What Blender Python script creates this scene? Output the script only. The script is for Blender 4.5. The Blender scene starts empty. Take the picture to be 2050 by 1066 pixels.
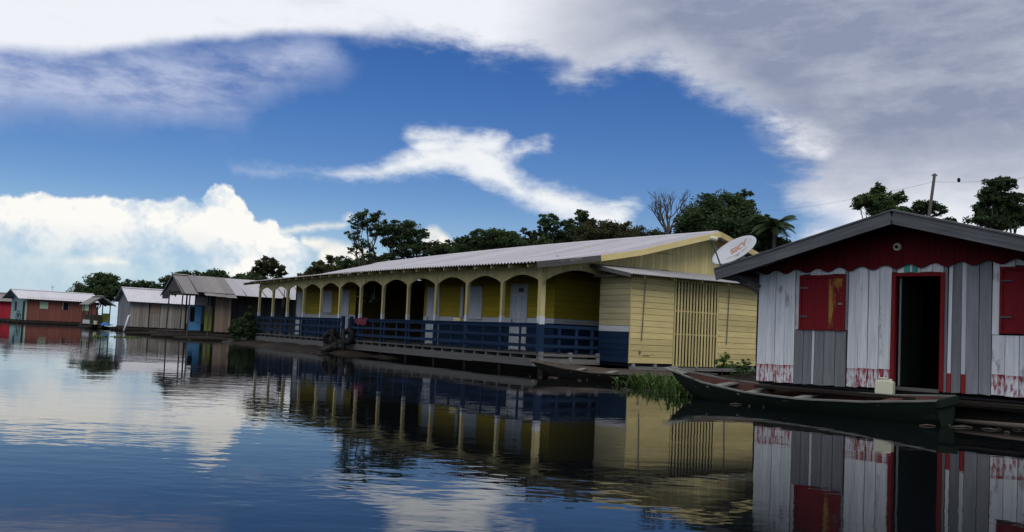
import bpy, math, random
from mathutils import Vector, Matrix, noise as mnoise
R_ = math.radians
rng = random.Random(7)
scene = bpy.context.scene
COL = scene.collection

# ------------------------------------------------------------------ camera
F, CAM_H, PITCH, ROLL = 1700.0, 1.15, R_(3.0), math.atan(.045)
PW, PH = 2050.0, 1066.0
HZ = 670.0
CY = HZ - F*math.tan(PITCH)/math.cos(ROLL)
fw = Vector((0, math.cos(PITCH), math.sin(PITCH)))
rt0 = Vector((1, 0, 0)); up0 = rt0.cross(fw)
rt = math.cos(ROLL)*rt0 + math.sin(ROLL)*up0
up = -math.sin(ROLL)*rt0 + math.cos(ROLL)*up0
cd = bpy.data.cameras.new('camera')
cd.sensor_width = 36.0; cd.lens = 36.0*F/PW
cd.shift_y = (CY-PH/2)/PW
cd.clip_start = .05; cd.clip_end = 6000
cam = bpy.data.objects.new('camera', cd); COL.objects.link(cam)
m = Matrix((rt, up, -fw)).transposed().to_4x4(); m.translation = Vector((0, 0, CAM_H))
cam.matrix_world = m
scene.camera = cam
def ray(x, y): return fw + rt*((x-PW/2)/F) - up*((y-CY)/F)
def at(x, y, D):
    "point seen at photo position x, y standing D metres away along +Y"
    r = ray(x, y); return Vector((0, 0, CAM_H)) + r*(D/r.y)
def azel(x, y):
    r = ray(x, y).normalized(); return math.degrees(math.atan2(r.x, r.y)), math.degrees(math.asin(r.z))

# ------------------------------------------------------------------ exposure
vs = scene.view_settings
vs.view_transform = 'Standard'; vs.look = 'None'; vs.gamma = 1; vs.use_curve_mapping = False
vs.exposure = 0.22
scene.cycles.max_bounces = 5; scene.cycles.diffuse_bounces = 3; scene.cycles.use_denoising = True
scene.cycles.caustics_reflective = False; scene.cycles.caustics_refractive = False

# ------------------------------------------------------------------ sun
SUN_AZ, SUN_EL = 154.0, 54.0
sd = bpy.data.lights.new('sun', 'SUN'); sd.energy = 1.35; sd.angle = R_(30); sd.color = (1, .96, .89)
sun = bpy.data.objects.new('sun', sd); COL.objects.link(sun)
sdir = Vector((math.sin(R_(SUN_AZ))*math.cos(R_(SUN_EL)), math.cos(R_(SUN_AZ))*math.cos(R_(SUN_EL)), math.sin(R_(SUN_EL))))
sun.rotation_euler = sdir.to_track_quat('Z', 'Y').to_euler()
sun.location = (0, 0, 60)

# ------------------------------------------------------------------ sky with clouds (world shader, by direction)
STR = .076
class Nd:
    "small node-expression helper"
    def __init__(s, t, sock): s.t = t; s.s = sock
    def op(s, o, *a, clamp=False):
        n = s.t.nodes.new('ShaderNodeMath'); n.operation = o; n.use_clamp = clamp
        for i, v in enumerate((s,)+a):
            if isinstance(v, Nd): s.t.links.new(v.s, n.inputs[i])
            else: n.inputs[i].default_value = v
        return Nd(s.t, n.outputs[0])
    def __add__(s, o): return s.op('ADD', o)
    __radd__ = __add__
    def __sub__(s, o): return s.op('SUBTRACT', o)
    def __rsub__(s, o): return (s*-1) + o
    def __mul__(s, o): return s.op('MULTIPLY', o)
    __rmul__ = __mul__
    def __truediv__(s, o): return s.op('DIVIDE', o)
    def clamp(s): return s.op('ADD', 0.0, clamp=True)
    def max(s, o): return s.op('MAXIMUM', o)
    def min(s, o): return s.op('MINIMUM', o)
    def smooth(s, a, b, lo=0., hi=1.):
        n = s.t.nodes.new('ShaderNodeMapRange'); n.interpolation_type = 'SMOOTHSTEP'
        s.t.links.new(s.s, n.inputs[0])
        rev = a > b
        if rev: a, b, lo, hi = b, a, hi, lo
        for i, v in zip((1, 2, 3, 4), (a, b, lo, hi)): n.inputs[i].default_value = v
        return Nd(s.t, n.outputs[0])
    def curve(s, pts, x0, x1, y0, y1):
        n = s.t.nodes.new('ShaderNodeFloatCurve'); c = n.mapping.curves[0]
        n.mapping.use_clip = False
        q = [((x-x0)/(x1-x0), (y-y0)/(y1-y0)) for x, y in pts]
        while len(c.points) < len(q): c.points.new(.5, .5)
        for p, v in zip(c.points, q): p.location = v; p.handle_type = 'AUTO'
        n.mapping.extend = 'HORIZONTAL'; n.mapping.update()
        u = ((s-x0)/(x1-x0)).clamp()
        s.t.links.new(u.s, n.inputs['Value']); n.inputs['Factor'].default_value = 1
        return Nd(s.t, n.outputs[0])*(y1-y0)+y0

world = bpy.data.worlds.new('World'); scene.world = world; world.use_nodes = True
wt = world.node_tree; wt.nodes.clear()
wout = wt.nodes.new('ShaderNodeOutputWorld'); bg = wt.nodes.new('ShaderNodeBackground')
bg.inputs[1].default_value = STR
wt.links.new(bg.outputs[0], wout.inputs[0])
sky = wt.nodes.new('ShaderNodeTexSky'); sky.sky_type = 'NISHITA'; sky.sun_disc = False
sky.sun_elevation = R_(SUN_EL); sky.sun_rotation = R_(SUN_AZ)
sky.air_density = 1.0; sky.dust_density = .2; sky.ozone_density = 3.0
tc = wt.nodes.new('ShaderNodeTexCoord')
sep = wt.nodes.new('ShaderNodeSeparateXYZ'); wt.links.new(tc.outputs['Generated'], sep.inputs[0])
gx, gy, gz = (Nd(wt, sep.outputs[i]) for i in range(3))
az0 = gx.op('ARCTAN2', gy)*(180/math.pi)
el0 = gz.op('ARCSINE')*(180/math.pi)
def wnoise(scale, detail=6, rough=.55, stretch=(1, 1, 1), off=(0, 0, 0), dist=0., col=False):
    mp = wt.nodes.new('ShaderNodeMapping'); mp.inputs['Scale'].default_value = stretch; mp.inputs['Location'].default_value = off
    wt.links.new(tc.outputs['Generated'], mp.inputs[0])
    n = wt.nodes.new('ShaderNodeTexNoise'); n.inputs['Scale'].default_value = scale
    n.inputs['Detail'].default_value = detail; n.inputs['Roughness'].default_value = rough; n.inputs['Distortion'].default_value = dist
    wt.links.new(mp.outputs[0], n.inputs['Vector'])
    if col:
        sp = wt.nodes.new('ShaderNodeSeparateColor'); wt.links.new(n.outputs['Color'], sp.inputs[0])
        return [Nd(wt, sp.outputs[i])-.5 for i in range(3)]
    return Nd(wt, n.outputs[0])-.5
wx, wy, wz = wnoise(6, 6, .6, (1, 1, 1.6), (1.3, 4.1, 2.2), col=True)      # wispy warp
cx_, cy_, cz_ = wnoise(30, 5, .62, (1, 1, 1), (3.3, 1.7, .2), col=True)    # fine cauliflower warp
soft = wnoise(8, 7, .64, (1, 1, 3.4), (.4, 2.6, 5.1))                      # soft streaky density
wisp = wnoise(17, 8, .66, (1, 1, 2.2), (2.4, 8.6, 1.1))                   # feathered cloud edges
big = wnoise(3.6, 6, .58, (1, 1, 1.8), (7.4, 1.6, 3.1))
puff = wnoise(20, 6, .6, (1, 1, 1.1), (5.5, .6, 1.1))
puff2 = wnoise(20, 6, .6, (1, 1, 1.1), (5.5-.012, .6+.02, 1.1-.022))
def capsule(a, e, p, q, ra, rb, sq=1.0):
    "signed distance (deg) to a tapering stroke p>q; sq>1 flattens it"
    (ax, ay), (bx, by) = azel(*p), azel(*q)
    dx, dy = bx-ax, (by-ay)*sq
    L2 = dx*dx+dy*dy
    px, py = a-ax, (e-ay)*sq
    t = ((px*dx+py*dy)/L2).clamp()
    ex, ey = px-t*dx, py-t*dy
    return (ex*ex+ey*ey).op('SQRT') - (t*(rb-ra)+ra)
def mixc(fac, a, b):
    n = wt.nodes.new('ShaderNodeMix'); n.data_type = 'RGBA'; n.clamp_factor = True
    wt.links.new(fac.s, n.inputs[0])
    for i, v in ((6, a), (7, b)):
        if isinstance(v, tuple): n.inputs[i].default_value = (v[0]/STR, v[1]/STR, v[2]/STR, 1)
        else: wt.links.new(v, n.inputs[i])
    return n.outputs[2]
hs = wt.nodes.new('ShaderNodeHueSaturation'); hs.inputs['Saturation'].default_value = 1.36; hs.inputs['Hue'].default_value = .517; hs.inputs['Value'].default_value = 1.0
wt.links.new(sky.outputs[0], hs.inputs['Color'])
col = hs.outputs[0]
# warm milky air just over the horizon on the open side
def strokes(lst, warp_a, warp_c, sq=1.0):
    a = az0 + wx*warp_a + cx_*warp_c
    e = el0 + wy*warp_a*.6 + cy_*warp_c
    d = None
    for st in lst:
        c = capsule(a, e, *st, sq=sq); d = c if d is None else d.min(c)
    return d
PXD = 29.7   # photo pixels per degree near the middle
air = el0.smooth(9.0, -1.0)*.85
col = mixc(air*el0.smooth(-6, -.5), col, (.36, .52, .69))
# small clouds low behind the trees
d5 = strokes([((610, 484), (720, 520), .25, .8), ((690, 520), (640, 535), .9, .5), ((655, 510), (760, 545), .7, 1.0), ((870, 480), (885, 490), .75, .7),
              ((880, 520), (900, 505), .8, .6), ((480, 470), (690, 455), .12, .15), ((700, 432), (696, 438), .18, .2), ((140, 520), (250, 527), .1, .14)], .9, .8)
al5 = (d5+wisp*.7).smooth(.3, -.4)
sh5 = (puff-puff2)*2.2+.86
col = mixc(al5*.95, col, mixc(sh5.clamp(), (.46, .53, .62), (.90, .86, .75)))
# tall cumulus on the left: everything under a top line, up to its right edge
top = [(x, y) for x, y in ((-300, 400), (0, 387), (100, 389), (200, 394), (300, 392), (360, 397), (405, 400), (424, 372), (446, 367), (468, 380), (492, 410), (505, 438), (530, 446), (545, 440), (560, 460), (578, 470), (600, 480), (640, 500), (720, 520), (900, 560))]
pts = sorted([azel(*p) for p in top])
a4 = az0+cx_*1.9+wx*.35; e4 = el0+cy_*1.9
topel = a4.curve(pts, -42, -8, -6, 14)
d4 = topel-e4
lowfade = el0.smooth(3.0, 7.2).max(az0.smooth(-21.5, -18.5))       # its flank melts into the haze low on the left
ed4 = (az0+cx_*2.6+wx*4.0+puff*2.2+(el0-5)*.16).smooth(-13.7, -15.0)
al4 = d4.smooth(-.05, .35)*ed4*((el0+big*4).smooth(1.2, 6.4).max((az0+big*5).smooth(-20.5, -17.5)*.95)*.97+.12).clamp()*(gy.smooth(0, .2))
inner = capsule(az0+wx*2.5, el0+wy*2, (345, 490), (310, 520), 1.4, 2.4).smooth(1.2, -1.2)*.55
sh4 = ((puff-puff2)*3.4+.90-inner*.55-(el0.smooth(6, 1.0))*.35)
col = mixc(al4, col, mixc(sh4.clamp(), (.36, .50, .66), (.84, .83, .795)))
# white swoosh in the middle
d3 = strokes([((470, 340), (600, 347), .0, .10), ((600, 347), (740, 351), .10, .32), ((740, 349), (850, 322), .32, .75), ((850, 318), (940, 312), .85, 1.2),
              ((822, 272), (905, 276), .30, .42), ((845, 292), (985, 296), .55, .75), ((905, 276), (975, 284), .45, .5), ((940, 312), (985, 345), 1.25, 1.05), ((985, 345), (1040, 383), 1.0, .62),
              ((1040, 383), (1130, 412), .62, .7), ((1130, 412), (1235, 442), .8, .85), ((1000, 312), (1040, 306), .35, .2), ((1040, 306), (1092, 292), .2, .3), ((1230, 412), (1268, 407), .1, .03)], 1.1, .8)
al3 = (d3+soft*1.0+wisp*2.3).smooth(.65, -.95)*az0.smooth(azel(470, 345)[0], azel(800, 345)[0], .25, 1.0)
sh3 = soft*1.1+big*.5+.90
col = mixc(al3*.98, col, mixc(sh3.clamp(), (.44, .53, .72), (.82, .83, .82)))
# thin mauve veil upper left
d2 = strokes([((-200, 140), (150, 145), 2.6, 2.4), ((150, 145), (420, 158), 2.4, 2.1), ((420, 158), (640, 120), 2.0, 1.2), ((300, 190), (480, 212), 1.1, .7)], 5.0, .8, 1.1)
al2 = (d2+soft*3.2+big*1.2+wisp*2.2).smooth(1.7, -1.5)*(soft*2.2+wisp*1.1+.80).clamp()
col = mixc(al2*.95, col, mixc((soft*2.0+wisp*1.2+.52).clamp(), (.16, .215, .42), (.46, .52, .68)))
# the great cloud deck: white upper left, grey to the right
edge = [(x, y) for x, y in ((-500, 90), (0, 96), (150, 104), (300, 92), (500, 76), (700, 72), (860, 84), (960, 100), (1060, 118), (1150, 168), (1210, 166), (1300, 150), (1380, 185), (1460, 215), (1520, 245), (1600, 285), (1680, 330), (1800, 380), (2000, 460), (2200, 600))]
pts = sorted([azel(*p) for p in edge])
aw = az0+wx*4.5+cx_*.9; ew = el0+wy*3.4+cy_*.9
eb = aw.curve(pts, -45, 45, -8, 24)
back = gy.smooth(.25, -.45)
eb = eb*(1-back)+back*14.0
d1 = ew-eb+soft*3.6+big*1.2+wisp*2.8
hard = az0.smooth(-4, -14)
al1 = d1.smooth(-1.0, 1.7)
al1 = al1*(1-hard)+hard*((el0+wy*1.3+cy_*.5)-eb).smooth(-.35, .6)
gap = capsule(az0+wx*3, el0+wy*2, (985, 125), (1130, 128), .4, .25).smooth(.7, -.4)*.75
al1 = al1*(1-gap)
rt_ = (az0+wx*7+soft*9+cx_*.8+(el0-9)*.10)                      # bright cloud filling the right side down to the trees
alR = rt_.smooth(16.8, 20.6)*gx.smooth(0, .1)*(1-back)*(1-capsule(az0+wx*3, el0+wy*2, (1500, 420), (1680, 452), .3, .25).smooth(1.1, -.4)*.6)
alc = al1.max(alR)
bumps = big*1.3+soft*1.2
whiteL = (az0+bumps*10).smooth(10.0, -5.0)
lowW = (el0+bumps*7).smooth(13.5, 6.0)
rim = d1.smooth(3.6, .4)*.55*(az0+bumps*6).smooth(22, 10)
lip = capsule(az0+wx*2.5, el0+wy*2.2, (1545, 250), (1640, 300), .35, .3).smooth(1.6, -.5)*(wisp*2.6+.55).clamp()
w1 = (whiteL.max(lowW).max(rim).max(lip)+bumps*.75+wisp*.35+.10).clamp()
alc = alc.max(lip*.9)
col = mixc(alc.max(back*big.smooth(-.2, .2)*.6), col, mixc(w1, (.225, .26, .365), (.74, .76, .81)))
wt.links.new(col, bg.inputs[0])
world.cycles.sampling_method = 'NONE'

# ------------------------------------------------------------------ mesh helpers
class MB:
    def __init__(s): s.v = []; s.f = []; s.m = []
    def add(s, vs, fs, mi=0):
        b = len(s.v); s.v += [tuple(v) for v in vs]; s.f += [tuple(i+b for i in f) for f in fs]; s.m += [mi]*len(fs)
    def box(s, x0, x1, y0, y1, z0, z1, mi=0):
        s.add([(x0, y0, z0), (x1, y0, z0), (x1, y1, z0), (x0, y1, z0), (x0, y0, z1), (x1, y0, z1), (x1, y1, z1), (x0, y1, z1)],
              [(3, 2, 1, 0), (4, 5, 6, 7), (0, 1, 5, 4), (1, 2, 6, 5), (2, 3, 7, 6), (3, 0, 4, 7)], mi)
        return s
    def prism(s, poly, y0, y1, mi=0, axis='y'):
        "poly of (a, z) extruded along axis between y0 and y1"
        n = len(poly)
        if axis == 'y': vs = [(a, y0, z) for a, z in poly]+[(a, y1, z) for a, z in poly]
        else: vs = [(y0, a, z) for a, z in poly]+[(y1, a, z) for a, z in poly]
        fs = [tuple(range(n)), tuple(range(2*n-1, n-1, -1))]+[((i+1) % n, i, n+i, n+(i+1) % n) for i in range(n)]
        if axis != 'y': fs = [tuple(reversed(f)) for f in fs]
        s.add(vs, fs, mi); return s
    def tube(s, pts, rad, n=6, mi=0, cap=True):
        pts = [Vector(p) for p in pts]
        if not isinstance(rad, (list, tuple)): rad = [rad]*len(pts)
        rings = []
        for i, p in enumerate(pts):
            t = (pts[min(i+1, len(pts)-1)]-pts[max(i-1, 0)])
            if t.length < 1e-9: t = Vector((0, 0, 1))
            t.normalize()
            a = t.cross(Vector((0, 0, 1)) if abs(t.z) < .9 else Vector((1, 0, 0))).normalized(); b = t.cross(a)
            rings.append([p+(a*math.cos(2*math.pi*k/n)+b*math.sin(2*math.pi*k/n))*rad[i] for k in range(n)])
        vs = [v for r in rings for v in r]
        fs = [(i*n+k, i*n+(k+1) % n, (i+1)*n+(k+1) % n, (i+1)*n+k) for i in range(len(pts)-1) for k in range(n)]
        if cap: fs += [tuple(range(n-1, -1, -1)), tuple(range((len(pts)-1)*n, len(pts)*n))]
        s.add(vs, fs, mi); return s
    def beam(s, p, q, w, h, mi=0):
        "rectangular bar from p to q, w across and h high"
        p, q = Vector(p), Vector(q); t = (q-p).normalized()
        a = t.cross(Vector((0, 0, 1)) if abs(t.z) < .95 else Vector((1, 0, 0))).normalized(); b = a.cross(t)
        o = [(-w/2, -h/2), (w/2, -h/2), (w/2, h/2), (-w/2, h/2)]
        vs = [p+a*i+b*j for i, j in o]+[q+a*i+b*j for i, j in o]
        s.add(vs, [(0, 1, 2, 3), (7, 6, 5, 4), (0, 4, 5, 1), (1, 5, 6, 2), (2, 6, 7, 3), (3, 7, 4, 0)], mi); return s
    def torus(s, c, ax, R, r, n=18, k=8, mi=0):
        c = Vector(c); ax = Vector(ax).normalized()
        a = ax.cross(Vector((0, 0, 1)) if abs(ax.z) < .9 else Vector((1, 0, 0))).normalized(); b = ax.cross(a)
        vs = []
        for i in range(n):
            d = a*math.cos(2*math.pi*i/n)+b*math.sin(2*math.pi*i/n)
            for j in range(k): vs.append(c+d*(R+r*math.cos(2*math.pi*j/k))+ax*r*math.sin(2*math.pi*j/k))
        s.add(vs, [(i*k+j, ((i+1) % n)*k+j, ((i+1) % n)*k+(j+1) % k, i*k+(j+1) % k) for i in range(n) for j in range(k)], mi); return s
    def mesh(s, name, mats, smooth=False):
        me = bpy.data.meshes.new(name); me.from_pydata(s.v, [], s.f)
        for mt in (mats if isinstance(mats, (list, tuple)) else [mats]): me.materials.append(mt)
        if any(s.m): me.polygons.foreach_set('material_index', s.m)
        if smooth: me.polygons.foreach_set('use_smooth', [True]*len(me.polygons))
        me.update(); return me
    def build(s, name, mats, parent=None, loc=(0, 0, 0), rot=(0, 0, 0), smooth=False):
        return place(name, s.mesh(name, mats, smooth), parent, loc, rot)
def place(name, me, parent=None, loc=(0, 0, 0), rot=(0, 0, 0)):
    o = bpy.data.objects.new(name, me); COL.objects.link(o)
    o.parent = parent; o.location = loc; o.rotation_euler = rot
    return o
def thing(name, label, cat, loc=(0, 0, 0), rotz=0, group=None):
    o = bpy.data.objects.new(name, None); COL.objects.link(o)
    o.location = loc; o.rotation_euler = (0, 0, rotz); o.empty_display_size = .2
    return tag(o, label, cat, group)
def tag(o, label, cat, group=None, kind=None):
    o['label'] = label; o['category'] = cat
    if group: o['group'] = group
    if kind: o['kind'] = kind
    return o
def struct(o): o['kind'] = 'structure'; return o
def copy_tree(o, parent=None):
    c = o.copy(); COL.objects.link(c); c.parent = parent
    for ch in list(o.children): copy_tree(ch, c)
    return c

# ------------------------------------------------------------------ materials
def mat(name, base, base2=None, axis=2, grain=.25, wear=None, wear_amt=.0, wear_scale=3., rough=.8, bump=.25, jitter=.16, stretch=.06, scale=22., metal=0., spec=.1, zband=None):
    "painted or bare boards: grain along one local axis, worn patches, a little difference from piece to piece"
    mt = bpy.data.materials.new(name); mt.use_nodes = True; t = mt.node_tree
    b = t.nodes['Principled BSDF']; L = t.links.new
    tc = t.nodes.new('ShaderNodeTexCoord'); oi = t.nodes.new('ShaderNodeObjectInfo')
    off = t.nodes.new('ShaderNodeVectorMath'); off.operation = 'MULTIPLY_ADD'
    L(oi.outputs['Random'], off.inputs[0]); off.inputs[1].default_value = (37, 53, 71); L(tc.outputs['Object'], off.inputs[2])
    sc = [1, 1, 1]
    if axis is not None: sc[axis] = stretch
    mp = t.nodes.new('ShaderNodeMapping'); mp.inputs['Scale'].default_value = sc; L(off.outputs[0], mp.inputs[0])
    n1 = t.nodes.new('ShaderNodeTexNoise'); n1.inputs['Scale'].default_value = scale; n1.inputs['Detail'].default_value = 5; n1.inputs['Roughness'].default_value = .65; L(mp.outputs[0], n1.inputs[0])
    mx = t.nodes.new('ShaderNodeMix'); mx.data_type = 'RGBA'; L(n1.outputs[0], mx.inputs[0])
    base2 = base2 or tuple(c*.72 for c in base)
    rp = t.nodes.new('ShaderNodeMapRange'); rp.inputs[1].default_value = .5-grain*.5-.12; rp.inputs[2].default_value = .5+grain*.5+.12; L(n1.outputs[0], rp.inputs[0])
    L(rp.outputs[0], mx.inputs[0]); mx.inputs[6].default_value = (*base2, 1); mx.inputs[7].default_value = (*base, 1)
    c = mx.outputs[2]
    if zband:        # lower strip painted another colour, worn: (height, colour, cover)
        h, zc, cov = zband
        sp = t.nodes.new('ShaderNodeSeparateXYZ'); L(tc.outputs['Object'], sp.inputs[0])
        nb = t.nodes.new('ShaderNodeTexNoise'); nb.inputs['Scale'].default_value = 9; nb.inputs['Detail'].default_value = 6; nb.inputs['Roughness'].default_value = .7
        mp2 = t.nodes.new('ShaderNodeMapping'); mp2.inputs['Scale'].default_value = (2.4, 1, .5); L(off.outputs[0], mp2.inputs[0]); L(mp2.outputs[0], nb.inputs[0])
        lt = t.nodes.new('ShaderNodeMath'); lt.operation = 'LESS_THAN'; L(sp.outputs[2], lt.inputs[0]); lt.inputs[1].default_value = h
        r2 = t.nodes.new('ShaderNodeMapRange'); r2.inputs[1].default_value = .5-cov-.05; r2.inputs[2].default_value = .5-cov+.08; L(nb.outputs[0], r2.inputs[0])
        # more paint left along the upper edge of the strip
        eg = t.nodes.new('ShaderNodeMapRange'); eg.inputs[1].default_value = h-.09; eg.inputs[2].default_value = h; eg.inputs[3].default_value = 0; eg.inputs[4].default_value = .55; L(sp.outputs[2], eg.inputs[0])
        ad = t.nodes.new('ShaderNodeMath'); ad.use_clamp = True; L(r2.outputs[0], ad.inputs[0]); L(eg.outputs[0], ad.inputs[1])
        ml = t.nodes.new('ShaderNodeMath'); ml.operation = 'MULTIPLY'; L(lt.outputs[0], ml.inputs[0]); L(ad.outputs[0], ml.inputs[1])
        mz = t.nodes.new('ShaderNodeMix'); mz.data_type = 'RGBA'; L(ml.outputs[0], mz.inputs[0]); L(c, mz.inputs[6]); mz.inputs[7].default_value = (*zc, 1); c = mz.outputs[2]
    if wear:
        n2 = t.nodes.new('ShaderNodeTexNoise'); n2.inputs['Scale'].default_value = wear_scale; n2.inputs['Detail'].default_value = 7; n2.inputs['Roughness'].default_value = .7
        mp3 = t.nodes.new('ShaderNodeMapping'); sc3 = [1, 1, 1]
        if axis is not None: sc3[axis] = .3
        mp3.inputs['Scale'].default_value = sc3; L(off.outputs[0], mp3.inputs[0]); L(mp3.outputs[0], n2.inputs[0])
        r3 = t.nodes.new('ShaderNodeMapRange'); r3.inputs[1].default_value = .68-wear_amt*.36; r3.inputs[2].default_value = .74-wear_amt*.30; L(n2.outputs[0], r3.inputs[0])
        mw = t.nodes.new('ShaderNodeMix'); mw.data_type = 'RGBA'; L(r3.outputs[0], mw.inputs[0]); L(c, mw.inputs[6]); mw.inputs[7].default_value = (*wear, 1); c = mw.outputs[2]
    if jitter:
        j = t.nodes.new('ShaderNodeMapRange'); j.inputs[3].default_value = 1-jitter; j.inputs[4].default_value = 1+jitter*.6; L(oi.outputs['Random'], j.inputs[0])
        hs = t.nodes.new('ShaderNodeHueSaturation'); L(c, hs.inputs['Color']); L(j.outputs[0], hs.inputs['Value']); c = hs.outputs[0]
    L(c, b.inputs['Base Color'])
    b.inputs['Roughness'].default_value = rough; b.inputs['Metallic'].default_value = metal; b.inputs['Specular IOR Level'].default_value = spec
    if bump:
        bp = t.nodes.new('ShaderNodeBump'); bp.inputs['Strength'].default_value = bump; bp.inputs['Distance'].default_value = .01; L(n1.outputs[0], bp.inputs['Height']); L(bp.outputs[0], b.inputs['Normal'])
    return mt
GREYW = (.20, .195, .19)
M = {}
M['yellow_v'] = mat('yellow_paint_upright', (.68, .565, .27), axis=2, wear=(.30, .27, .15), wear_amt=.10)
M['yellow_h'] = mat('yellow_paint_level', (.72, .59, .27), axis=0, wear=(.33, .28, .15), wear_amt=.12)
M['yellow_hy'] = mat('yellow_paint_level_cross', (.72, .59, .27), axis=1, wear=(.24, .20, .12), wear_amt=.2)
M['yellow_side'] = mat('side_yellow_paint', (.62, .53, .30), axis=0, wear=(.25, .24, .18), wear_amt=.2)  # duller yellow for the storeroom's left wall and the planter box
M['ochre_h'] = mat('ochre_paint', (.50, .36, .035), axis=0, jitter=.08)
M['ochre_hy'] = mat('ochre_paint_cross', (.50, .36, .035), axis=1, jitter=.08)
M['blue_h'] = mat('navy_paint', (.014, .034, .080), axis=0, wear=(.035, .055, .085), wear_amt=.1)
M['blue_hy'] = mat('navy_paint_cross', (.014, .034, .080), axis=1, wear=(.035, .055, .085), wear_amt=.1)
M['blue_v'] = mat('navy_paint_upright', (.017, .039, .088), axis=2, wear=(.06, .08, .12), wear_amt=.1)
M['white_h'] = mat('white_paint_level', (.70, .71, .72), axis=0, wear=(.4, .4, .4), wear_amt=.1)
M['white_hy'] = mat('white_paint_level_cross', (.70, .71, .72), axis=1, wear=(.4, .4, .4), wear_amt=.1)
M['white_v'] = mat('white_paint_upright', (.68, .70, .74), axis=2, wear=(.36, .36, .38), wear_amt=.12, jitter=.1)
M['hull_white'] = mat('limewashed_board', (.82, .84, .87), (.52, .535, .56), axis=2, wear=(.30, .29, .29), wear_amt=.26, jitter=.17, zband=(.345, (.27, .022, .03), -.01), bump=.4)
M['hull_white_top'] = mat('limewashed_board_short', (.82, .83, .85), (.52, .53, .55), axis=2, wear=(.30, .29, .29), wear_amt=.26, jitter=.17, bump=.4)
M['white_red_strip'] = mat('white_strip_red_foot', (.72, .74, .80), axis=2, wear=(.33, .33, .35), wear_amt=.15, zband=(.33, (.30, .03, .03), .25))
M['grey_v'] = mat('weathered_board_upright', (.31, .31, .335), (.16, .16, .175), axis=2, wear=(.36, .36, .38), wear_amt=.12, jitter=.25, bump=.5, grain=.4)
M['brown_v'] = mat('bare_brown_board', (.24, .185, .135), (.13, .10, .08), axis=2, jitter=.25, bump=.5, grain=.4)
M['dark_v'] = mat('dark_old_and_shaded_board', (.085, .078, .075), (.045, .042, .042), axis=2, jitter=.3, bump=.5, grain=.4)  # old dark wood, also the shack walls darkened as shade
M['grey_h'] = mat('weathered_beam', (.15, .145, .142), (.075, .072, .07), axis=0, jitter=.2, bump=.5, grain=.45, wear=(.32, .30, .27), wear_amt=.1)
M['grey_hy'] = mat('weathered_beam_cross', (.22, .21, .20), (.11, .105, .10), axis=1, jitter=.2, bump=.5, grain=.45)
M['fascia'] = mat('grey_fascia_wood', (.16, .163, .18), (.055, .057, .066), axis=0, jitter=.12, bump=.6, grain=.35, wear=(.22, .22, .23), wear_amt=.15)
M['red_v'] = mat('dark_red_paint', (.13, .010, .014), (.075, .007, .010), axis=2, jitter=.12)
M['red_trim'] = mat('red_trim_paint', (.22, .018, .022), (.14, .013, .016), axis=None, jitter=.1, wear=(.16, .08, .06), wear_amt=.1)
M['red_shutter'] = mat('red_shutter_paint', (.20, .016, .022), (.15, .013, .018), axis=2, jitter=.06, wear=(.36, .21, .06), wear_amt=.12, wear_scale=2.2)
M['red_shutter_worn'] = mat('red_shutter_paint_rubbed', (.20, .016, .022), (.15, .013, .018), axis=2, jitter=0, wear=(.34, .20, .05), wear_amt=.55, wear_scale=3.)
M['teal'] = mat('teal_paint', (.05, .46, .38), axis=2)
M['zinc'] = mat('zinc_sheet', (.45, .43, .46), (.37, .355, .38), axis=None, scale=3, rough=.55, metal=.0, jitter=.15, wear=(.27, .22, .19), wear_amt=.2, bump=.05, spec=.5)
M['zinc_shed'] = mat('dull_zinc_sheet', (.34, .335, .345), (.26, .255, .26), axis=None, scale=4, rough=.6, jitter=.12, wear=(.22, .19, .17), wear_amt=.2, bump=.05, spec=.4)
M['zinc_bright'] = mat('pale_zinc_sheet', (.60, .58, .62), (.5, .49, .52), axis=None, scale=2, rough=.55, jitter=.05, wear=(.4, .37, .36), wear_amt=.1, bump=.05, spec=.5)
M['zinc_old'] = mat('old_zinc_sheet', (.25, .23, .225), (.17, .155, .15), axis=None, scale=3, rough=.6, jitter=.18, wear=(.17, .12, .10), wear_amt=.25, bump=.05, spec=.4)
M['log'] = mat('wet_log', (.03, .025, .021), (.014, .012, .011), axis=0, jitter=.2, bump=.6, rough=.7)
M['dark_room'] = mat('dark_wood_and_shade', (.03, .028, .028), axis=None, jitter=0, bump=0)  # dark backing wood; near-black colour also stands for shade inside the storeroom
M['hall_ochre_shade'] = mat('hall_ochre_shaded_paint', (.10, .075, .016), axis=None, jitter=0, bump=0)  # ochre wall paint darkened, the hall's shade put into its colour
M['canoe_green'] = mat('green_hull_paint', (.014, .024, .016), (.008, .013, .010), axis=0, jitter=0, wear=(.03, .038, .031), wear_amt=.12, bump=.35, rough=.75)
M['canoe_edge'] = mat('worn_gunwale', (.27, .27, .245), (.13, .135, .12), axis=0, jitter=0, bump=.4, wear=(.05, .075, .06), wear_amt=.22)
M['canoe_in'] = mat('red_brown_canoe_inside', (.15, .065, .05), (.08, .045, .038), axis=0, jitter=.1, wear=(.12, .11, .10), wear_amt=.25)
M['canoe_dark'] = mat('wet_dark_hull', (.022, .019, .016), (.012, .01, .009), axis=0, jitter=0, bump=.4)
M['canoe_brown'] = mat('brown_canoe_wood', (.14, .115, .095), (.07, .058, .05), axis=0, jitter=.1, wear=(.24, .22, .2), wear_amt=.15, bump=.5)
M['plastic'] = mat('cream_plastic', (.66, .66, .50), (.60, .60, .45), axis=None, scale=4, jitter=0, rough=.45, bump=.02)
M['rubber'] = mat('black_rubber', (.014, .014, .016), axis=None, jitter=0, rough=.6)
M['black'] = mat('black_paint_and_shade', (.012, .012, .014), axis=None, jitter=0, rough=.6)  # black things, and the dark of the shack's door opening
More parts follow.
